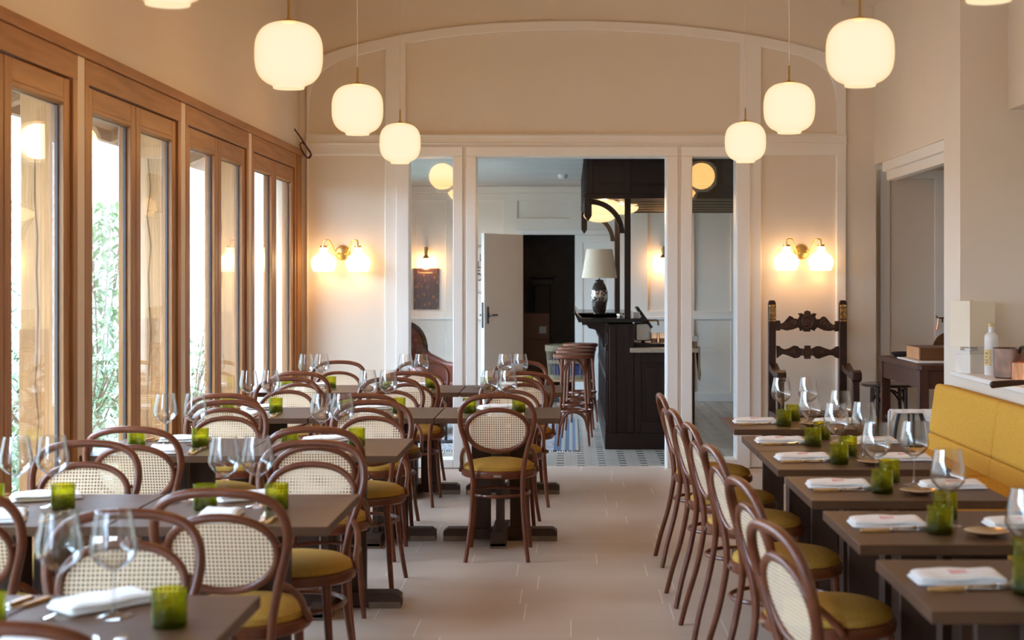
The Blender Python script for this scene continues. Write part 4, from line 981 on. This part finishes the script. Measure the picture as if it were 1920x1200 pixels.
MB().lathe([(0,0),(.098,0),(.108,.008),(.112,.17),(.115,.172),(.109,.172),(.104,.01),(0,.006)], 40, cap=False).build('pan_body', 'copper_old', pn)
MB().tube(bez([(.0,-.112,.15),(.0,-.17,.185),(.03,-.26,.15),(.05,-.34,.10)],5), .009, 8).build('handle', 'iron', pn)
ps = thing('small_copper_pan', 'small bright copper saucepan with a dark wooden handle poking over the ledge', 'saucepan', (2.545, 8.34, LZ))
MB().lathe([(0,0),(.075,0),(.08,.006),(.082,.10),(.084,.102),(.078,.102),(.076,.008),(0,.005)], 36, cap=False).build('pan_body', 'copper', ps)
MB().tube([(-.02,-.08,.085),(-.03,-.13,.10),(-.05,-.20,.12)], .008, 8).build('handle', 'iron', ps)
p3 = thing('wood_handled_pan', 'saucepan beyond the frame edge whose dark wooden handle pokes out over the ledge', 'saucepan', (2.62, 7.5, LZ))
MB().lathe([(0,0),(.085,0),(.09,.006),(.092,.10),(.094,.102),(.088,.102),(.086,.008),(0,.005)], 36, cap=False).build('pan_body', 'copper', p3)
MB().tube([(-.088,-.005,.07),(-.25,-.02,.055),(-.34,-.02,.050)], .008, 8).build('handle_bracket', 'iron', p3)
MB().tube(bez([(-.33,-.02,.050),(-.37,-.02,.048),(-.44,-.02,.043),(-.50,-.02,.038),(-.52,-.02,.037)],4), [.010,.011,.012,.013,.014,.015,.0155,.016,.0165,.017,.0175,.018,.018,.018,.017,.013,.006], 12).build('wooden_handle', 'carved', p3)
MB().lathe([(0,-.02),(.02,-.012),(.024,0),(.02,.014),(0,.02)], 18, (-.03,-.12,.06)).build('ladle_bowl', 'chrome', ps)

# ------------------------------------------------------------------ bar
br = thing('bar_counter', 'dark panelled wooden bar with a black polished counter top', 'bar counter', (0,0,0))
Y0, Y1 = 13.1, 16.8
MB().box(.30, 1.11, Y0, Y1, .0, .14).build('plinth', 'bar', br, bevel=.006)
MB().box(.32, .56, Y0+.03, Y1-.02, .14, 1.10).box(.56, 1.09, Y0+.03, Y1-.02, .14, .85).build('bar_body', 'bar', br, bevel=.004)
tm = MB()
tm.box(.34, .40, Y0+.012, Y0+.04, .14, 1.08).box(.50, .555, Y0+.012, Y0+.04, .14, 1.08)
tm.box(.56, .62, Y0+.012, Y0+.04, .14, .85).box(1.03, 1.09, Y0+.012, Y0+.04, .14, .85).box(.62, 1.03, Y0+.012, Y0+.04, .76, .85).box(.62, 1.03, Y0+.012, Y0+.04, .14, .24)
tm.box(.66, .99, Y0+.02, Y0+.035, .28, .72)
for k in range(9):
    yy = Y0+.05+k*.45
    if yy < Y1-.06: tm.box(.303, .33, yy, yy+.07, .14, 1.06)
for z0, z1 in ((.14,.22),(.60,.66),(.86,.92),(1.02,1.08)): tm.box(.306, .33, Y0+.03, Y1-.02, z0, z1)
tm.build('bar_mouldings', 'bar', br, bevel=.004)
for k in range(6):
    yy = Y0+.06+k*.62
    if yy < Y1-.1:
        MB().prism([(.31,1.12),(.10,1.12),(.10,1.09),(.14,1.09),(.16,1.06),(.21,1.05),(.25,1.01),(.275,.96),(.28,.90),(.31,.88)], 'y', yy, yy+.07).build('corbel', 'bar', br, bevel=.003)
MB().prism([(.07,1.115),(.66,1.115),(.66,1.15),(.085,1.15),(.045,1.205),(.030,1.200)], 'y', Y0-.04, Y1+.02).build('counter_top', 'bar_top', br, bevel=.004)
MB().box(.52, 1.125, Y0-.03, Y1, .85, .89).build('worktop', 'stone_top', br, bevel=.004)
gm = thing('bar_canopy', 'dark wooden gantry canopy with slatted underside over the bar', 'canopy', (0,0,0))
MB().box(.135, 2.4, Y0, Y0+.05, 2.20, 2.615).box(.125, .17, Y0, 16.9, 2.24, 2.615).box(.135, 2.4, 16.85, 16.9, 2.24, 2.615).box(2.35, 2.4, Y0, 16.9, 2.2, 2.615).build('canopy_fascia', 'bar', gm, bevel=.004)
for x in (.135, .47, 1.28, 2.0): MB().box(x, x+.06, Y0-.015, Y0+.0, 2.24, 2.615).build('canopy_stile', 'bar', gm, bevel=.003)
MB().box(.135, 2.4, Y0-.02, Y0, 2.20, 2.24).build('canopy_rail', 'bar', gm, bevel=.003)
MB().box(.195, 2.4, Y0-.012, Y0, 2.31, 2.33).build('canopy_bead', 'bar', gm, bevel=.003)
for k in range(7): yy = Y0+.05+k*.55; MB().box(.115, .13, yy, yy+.07, 2.24, 2.6).build('canopy_stile', 'bar', gm, bevel=.003)
m = MB()
for k in range(11): yy = Y0+.30+k*.27; m.box(.17, 2.36, yy, yy+.10, 2.225, 2.245)
m.build('ceiling_slats', 'bar', gm)
m = MB()
for k in range(5): yy = Y0+.42+k*.54; m.box(.55, 2.36, yy, yy+.008, 2.205, 2.215)
m.build('glass_rails', 'dark_brass', gm)
gr = MB()
for k in range(10):
    x = 1.10+k*.025; gr.box(x, x+.004, Y0-.006, Y0, 2.385, 2.475)
for k in range(4): gr.box(1.10, 1.33, Y0-.006, Y0, 2.385+k*.03, 2.389+k*.03)
gr.build('vent_grille', 'iron', gm)
for yy in (Y0+.0, 16.82):
    MB().box(.12, .185, yy, yy+.065, 2.05, 2.24).prism([(.12,2.05),(.1525,2.0),(.185,2.05)], 'y', yy, yy+.065).build('drop_finial', 'bar', gm, bevel=.003)
for yy in (13.18, 16.05):
    MB().box(.475, .530, yy, yy+.055, 1.15, 2.24).build('post', 'bar', gm, bevel=.003)
    pts_o = [(.475-.30*(1-math.cos(t_*PI/2/10)), 1.92+.27*math.sin(t_*PI/2/10)) for t_ in range(11)]
    pts_i = [(.475-.035-.235*(1-math.cos(t_*PI/2/10)), 1.92+.22*math.sin(t_*PI/2/10)) for t_ in range(11)]
    # curved bracket: rises from the post and bends out to the left
    bo_ = [(.475, 1.90)]+[(.475-.28*math.sin(q*PI/2/10)**1.6, 1.90+.30*(math.sin(q*PI/2/10))) for q in range(1, 11)]
    arc = [(.475-.30+.30*math.cos(q*PI/2/12), 1.90+.30*math.sin(q*PI/2/12)) for q in range(13)]
    arci = [(.475-.30+.255*math.cos(q*PI/2/12), 1.90+.255*math.sin(q*PI/2/12)) for q in range(12,-1,-1)]
    m = MB()
    for q in range(12): m.prism([arc[q], arc[q+1], arci[11-q], arci[12-q]], 'y', yy+.005, yy+.05)
    m.build('curved_bracket', 'bar', gm, smooth=False)
def make_oval():
    t = thing('oval_ceiling_lamp', '', 'ceiling lamp')
    MB().lathe([(.168*math.cos(a), .072*math.sin(a)) for a in [(-PI/2+PI*k/16) for k in range(17)]], 32, cap=False).build('glass_shade', 'opal_amber', t)
    MB().lathe([(0,.055),(.05,.055),(.05,.085),(0,.085)], 20).build('lamp_base', 'dark_brass', t)
    l = bpy.data.lights.new('oval_bulb', 'POINT'); l.energy = 22; l.color = (1,.58,.26); l.shadow_soft_size = .03
    o = bpy.data.objects.new('bulb', l); C.objects.link(o); o.parent = t
    return t
ov_ = make_oval()
place(ov_, (.305, 13.85, 2.165), 0, 'glowing oval glass lamp under the bar canopy, front one', 'oval lamps under the bar canopy')
place(ov_, (.30, 15.3, 2.145), 0, 'glowing oval glass lamp under the bar canopy, back one', 'oval lamps under the bar canopy')
place(ov_, (.50, 14.7, 2.20), 0, 'glowing oval glass lamp under the canopy, half hidden by the curved bracket', 'oval lamps under the bar canopy')

# things on the bar
tag(MB().lathe([(0,0),(.18,0),(.20,.012),(.215,.03),(.22,.033),(.21,.025),(.185,.010),(0,.008)], 40, (.28,13.6,1.15), cap=False).build('serving_tray', 'bar_top'), 'round black serving tray under the table lamp on the bar', 'tray')
lm = thing('table_lamp', 'table lamp with cream drum shade and dark banded ceramic base on the bar', 'table lamp', (.262, 13.6, 1.158))
MB().lathe([(0,0),(.055,0),(.058,.006),(.056,.02),(.050,.03),(.058,.05),(.066,.09),(.072,.13)], 28, cap=False).build('ceramic_foot', 'ceramic_dark', lm)
MB().lathe([(.072,.235),(.055,.285),(.040,.305),(.042,.318),(.03,.33),(0,.335)], 28, cap=False).build('ceramic_shoulder', 'ceramic_dark', lm)
MB().lathe([(.0715,.128),(.076,.14),(.075,.160),(.077,.165),(.077,.19),(.075,.195),(.077,.22),(.0715,.238)], 28, cap=False).build('glazed_band', 'ceramic_band', lm)
MB().lathe([(.0,.33),(.006,.33),(.006,.37),(0,.37)], 10).build('stem', 'iron', lm)
MB().lathe([(.158,.345),(.162,.345),(.118,.608),(.114,.608)], 40, cap=False).lathe([(0,.60),(.115,.604)],40,cap=False).build('drum_shade', 'lampshade_linen', lm)
sp_ = thing('till_screen', 'black tilted touch screen standing behind the bar counter', 'screen', (.66, 13.5, 1.0))
sd = MB().box(-.012, .012, -.16, .16, -.115, .115).build('screen', 'screen_black', sp_, bevel=.006); sd.rotation_euler = (0, math.radians(-36), 0); sd.location = (.0, 0, .15)
MB().tube([(0,0,-.11),(-.02,0,.03),(0,0,.14)], .018, 10).build('screen_arm', 'screen_black', sp_)
cm = thing('espresso_machine', 'chrome coffee machine with a bent spout on the worktop', 'coffee machine', (.66, 13.45, .89))
MB().box(-.08, .06, -.10, .2, .05, .21).build('machine_body', 'chrome', cm, bevel=.01)
MB().box(-.08, .22, -.12, .2, 0, .03).build('drip_tray', 'iron', cm, bevel=.004)
MB().tube(bez([(-.02,-.09,.21),(-.02,-.10,.235),(.06,-.10,.235),(.115,-.10,.232),(.125,-.10,.19)],5), .009, 8).build('spout', 'dark_brass', cm)
def make_jar():
    t = thing('bar_glass', '', 'glass')
    MB().lathe([(0,.001),(.028,.001),(.029,.004),(.032,.10),(.0305,.10),(.0275,.008),(0,.006)], 20, cap=False).build('glass_body', 'wine_glass', t)
    MB().lathe([(0,.009),(.026,.009),(.028,.05),(0,.05)], 16).build('contents', 'coffee', t)
    return t
jr = make_jar()
for i in range(6):
    place(jr, (.74+.072*i, 13.22+.02*(i%2), .92 if i < 2 else .89), 0, f"small glass with amber contents on the bar worktop, {['first','second','third','fourth','fifth','sixth'][i]} from the till screen", 'row of glasses on the bar worktop')
sg = MB().lathe([(0,0),(.03,0),(.032,.02),(.03,.03),(.01,.035),(0,.035)], 16, (.44,13.35,1.15)); tag(sg.build('ashtray', 'chrome'), 'small metal dish with dark knob on the bar counter', 'dish')
tag(MB().box(.555,.615,13.28,13.36,1.15,1.20).build('card_box', 'plastic_white', bevel=.003), 'small white box beside the till screen', 'box')
tw = MB(); vs = []
for k in range(9):
    for q in range(10): vs.append((1.128+.012*math.sin(k*1.3)+.05*q/9*(k/8)*.6, 13.12+.03*k, .90-.03*q*(1+.12*math.sin(k))))
fs = [(k*10+q, k*10+q+1, (k+1)*10+q+1, (k+1)*10+q) for k in range(8) for q in range(9)]
o = tw.add(vs, fs).build('hanging_towel', 'towel'); tag(o, 'beige towel hanging off the end of the bar worktop', 'towel')
md = o.modifiers.new('thick', 'SOLIDIFY'); md.thickness = .006
tag(MB().lathe([(0,0),(.05,.0),(.07,.018),(.05,.035),(0,.04)], 18, (.98,13.12,.89)).build('cloth_bundle', 'towel'), 'crumpled beige cloth bundle lying on the bar worktop', 'cloth')

# ------------------------------------------------------------------ bar stools
def make_stool():
    t = thing('bar_stool', '', 'bar stool')
    MB().lathe([(0,.775),(.165,.772),(.182,.778),(.187,.79),(.185,.805),(.172,.812),(.10,.805),(0,.802)], 36).build('seat', 'beech_stool', t)
    A = [PI/4+i*PI/2 for i in range(4)]
    P_ = lambda a, r, z: (r*math.cos(a), r*math.sin(a), z)
    for a in A:
        MB().tube(bez([P_(a,.140,.775),P_(a,.150,.55),P_(a,.172,.25),P_(a,.20,0)],5), [.0155-.005*k/15 for k in range(16)], 9).build('leg', 'beech_stool', t)
    for a in A:
        b = a+PI/2; mid = a+PI/4
        MB().tube(bez([P_(a,.145,.60),P_(a+.18,.142,.70),P_(mid-.25,.135,.758),P_(mid+.25,.135,.758),P_(b-.18,.142,.70),P_(b,.145,.60)],5), .0095, 8).build('upper_arch', 'beech_stool', t)
        MB().tube(bez([P_(a,.178,.13),P_(a+.15,.165,.24),P_(mid-.25,.145,.292),P_(mid+.25,.145,.292),P_(b-.15,.165,.24),P_(b,.178,.13)],5), .0095, 8).build('lower_arch', 'beech_stool', t)
    MB().tube(ring(0,0,.305,.166), .0105, 8, closed=True).build('foot_ring', 'beech_stool', t)
    return t
stl = make_stool()
for i, (x, y) in enumerate(((.025,13.4),(.045,14.1),(.06,14.8),(.10,15.6))):
    place(stl, (x, y, .011 if y < 15.7 else 0), .1*i, f"round-seated bentwood bar stool, {['first','second','third','fourth'][i]} in the row along the bar", 'bar stools in a row')

# ------------------------------------------------------------------ rug
o = MB().box(-1.9, .07, 12.95, 15.9, .001, .010).build('striped_rug', 'rug'); tag(o, 'flecked grey rug with blue stripes along its edge under the bar stools', 'rug')
fg = MB(); q = random.Random(2)
for i in range(90):
    x = -1.88+i*.0215; fg.tube([(x,12.955,.005),(x+q.uniform(-.01,.01),12.90,.003)], .0035, 4)
fg.build('fringe', 'linen', o)

# ------------------------------------------------------------------ wicker basket and stand
bs = thing('basket_stand', 'low wooden stand carrying the wicker basket behind the bar stools', 'stand', (0,0,0))
MB().box(-.27, .26, 16.9, 17.3, .33, .35).build('stand_top', 'stand_wood', bs)
for x in (-.26, .235):
    for y in (16.91, 17.26): MB().box(x, x+.025, y, y+.025, 0, .33).build('leg', 'iron', bs)
MB().box(-.25, .25, 16.92, 16.94, .10, .12).box(-.25, .25, 17.26, 17.28, .10, .12).build('stand_rail', 'iron', bs)
wk = thing('wicker_basket', 'open-weave grey wicker basket on the low stand behind the stools', 'basket', (0,17.1,.35))
m = MB()
def rr2(w_, d_, z, n=36): return [(w_*math.copysign(abs(math.cos(a))**.5, math.cos(a)), d_*math.copysign(abs(math.sin(a))**.5, math.sin(a)), z) for a in [2*PI*k/n for k in range(n)]]
for k in range(4): m.tube(rr2(.245+.0008*k, .175, .006+k*.013), .008, 6, closed=True)
for k in range(3): m.tube(rr2(.262, .19, .19+k*.013), .007, 6, closed=True)
for k in range(5): m.tube(rr2(.285, .205, .33+k*.013), .009, 6, closed=True)
for k in range(36):
    a = 2*PI*k/36; cx, sx = math.copysign(abs(math.cos(a))**.5, math.cos(a)), math.copysign(abs(math.sin(a))**.5, math.sin(a))
    m.tube([(.245*cx,.175*sx,0),(.285*cx,.205*sx,.38)], .005, 5)
m.build('basket_weave', 'wicker', wk)
tag(MB().box(-.21, .21, 16.96, 17.24, .36, .60).build('blue_blanket', 'blue_cloth', bevel=.04, seg=3), 'folded blue blanket inside the wicker basket', 'blanket')

# ------------------------------------------------------------------ far wall: poster, sign, smoke detector
po = tag(MB().box(px(775,SF), px(823,SF), FW-.002, FW+.018, pz(580,SF), pz(503,SF)).build('city_poster', 'poster'), 'dark reddish night city poster hanging below the globe lamp', 'poster')
MB().box(px(787,SF), px(811,SF), FW-.004, FW-.001, pz(512,SF), pz(511,SF)).build('title_line', 'bottle_label', po)
def text(body, x, z, size, parent):
    cu = bpy.data.curves.new('sign_letters', 'FONT'); cu.body = body; cu.size = size; cu.extrude = .001; cu.align_x = 'LEFT'
    cu.materials.append(M['ink']); o = bpy.data.objects.new('sign_letters', cu); C.objects.link(o)
    o.location = (x, FW-.0135, z); o.rotation_euler = (PI/2, 0, 0); o.scale = (.72, 1, 1); return as_mesh(o, parent)
sg = thing('wall_lettering', 'black wall lettering in a double rounded outline, half hidden by the open door', 'sign', (0,0,0))
cx, w2, zt, zb = px(913,SF), .165, pz(460,SF), pz(550,SF)
def stad(w_, z0, z1, r, n=10):
    pts = []
    for (ax, az, a0) in ((cx+w_-r, z1-r, 0), (cx-w_+r, z1-r, PI/2), (cx-w_+r, z0+r, PI), (cx+w_-r, z0+r, 1.5*PI)):
        pts += [(ax+r*math.cos(a0+PI/2*k/n), FW-.012, az+r*math.sin(a0+PI/2*k/n)) for k in range(n+1)]
    return pts
MB().tube(stad(w2, zb, zt, .10), .004, 5, closed=True).tube(stad(w2-.018, zb+.02, zt-.02, .085), .0025, 5, closed=True).build('outline', 'ink', sg)
for body, y, x in (('LE', 489, 899), ('LO', 502.5, 895), ('E L', 514, 894), ('OU', 526.5, 893)): text(body, px(x,SF), pz(y,SF), .125, sg)
sg2 = thing('smoke_detector', 'white round smoke detector on the bar room ceiling', 'smoke detector', (px(1055,SF*1.13), FW/1.13, 2.62))
MB().lathe([(0,-.045),(.04,-.045),(.048,-.035),(.05,-.012),(.055,-.008),(.055,0),(0,0)], 24).build('detector_body', 'plastic_white', sg2)
MB().lathe([(.042,-.043),(.0445,-.0415),(.049,-.030),(.0492,-.026)], 8, cap=False).build('dark_slots', 'iron', sg2)

# ------------------------------------------------------------------ leather armchair seen through the left side light
ac = thing('leather_armchair', 'red brown leather armchair with curved high back seen through the side window', 'armchair', (-1.44, 14.6, .011), math.radians(55))
def soft(mb, name, mat='leather', bev=.05): return mb.build(name, mat, ac, bevel=bev, seg=4)
bp_ = []
for k in range(15):
    a = PI*k/14; bp_.append((.34*math.cos(a), .72+.33*math.sin(a)**.8 if math.sin(a) > 0 else .72))
bp_ = [(.34,.35)]+bp_+[(-.34,.35)]
soft(MB().prism(bp_, 'y', .26, .40), 'backrest', bev=.035)
MB().tube([(x, .255, z) for x, z in bp_], .022, 8).build('wooden_border', 'carved', ac)
for sx in (-1, 1):
    soft(MB().prism([(-.34,.30),(.36,.30),(.36,.86),(.22,.74),(.0,.66),(-.30,.64),(-.36,.58)], 'x', sx*.34-.05, sx*.34+.05), 'armrest', bev=.03)
soft(MB().box(-.31, .31, -.36, .30, .20, .34), 'seat_base', bev=.03)
soft(MB().box(-.29, .29, -.36, .26, .335, .47), 'seat_cushion', 'leather_seat', .05)
for x in (-.3, .26):
    for y in (-.32, .30): MB().box(x, x+.04, y, y+.04, 0, .21).build('leg', 'carved', ac)
# black metal side table leg near the rug
smt = thing('side_stand', 'slim black metal pedestal stand on the grey rug', 'stand', (px(836,F/13.6), 13.6, .011))
MB().tube([(0,0,0.01),(0,0,.46)], .014, 10).build('pole', 'iron', smt)
MB().lathe([(0,0),(.11,0),(.11,.008),(.02,.016),(0,.016)], 28).build('base', 'iron', smt)
MB().lathe([(0,.455),(.15,.455),(.15,.465),(0,.465)], 28).build('top', 'iron', smt)

# ------------------------------------------------------------------ store room things
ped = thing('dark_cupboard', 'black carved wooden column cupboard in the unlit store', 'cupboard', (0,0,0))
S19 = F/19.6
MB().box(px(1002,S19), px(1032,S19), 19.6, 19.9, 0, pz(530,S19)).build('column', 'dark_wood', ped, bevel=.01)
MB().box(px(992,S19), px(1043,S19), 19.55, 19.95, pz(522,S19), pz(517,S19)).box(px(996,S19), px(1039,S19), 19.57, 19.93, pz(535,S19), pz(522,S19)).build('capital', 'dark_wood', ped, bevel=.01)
for i, (z0, z1, w_) in enumerate(((0,.36,.02),(.36,.72,.0),(.72,1.06,.0))):
    b = tag(MB().box(-.66, -.27-w_*.3, 19.0, 19.35, z0, z1-.004).build('cardboard_box', 'cardboard', bevel=.004), f"brown cardboard box in the dark store, {['bottom','middle','top'][i]} of the stack", 'box', 'stacked cardboard boxes')
    if i == 2: MB().box(-.40, -.31, 18.996, 19.0, .80, .89).build('paper_label', 'paper', b)
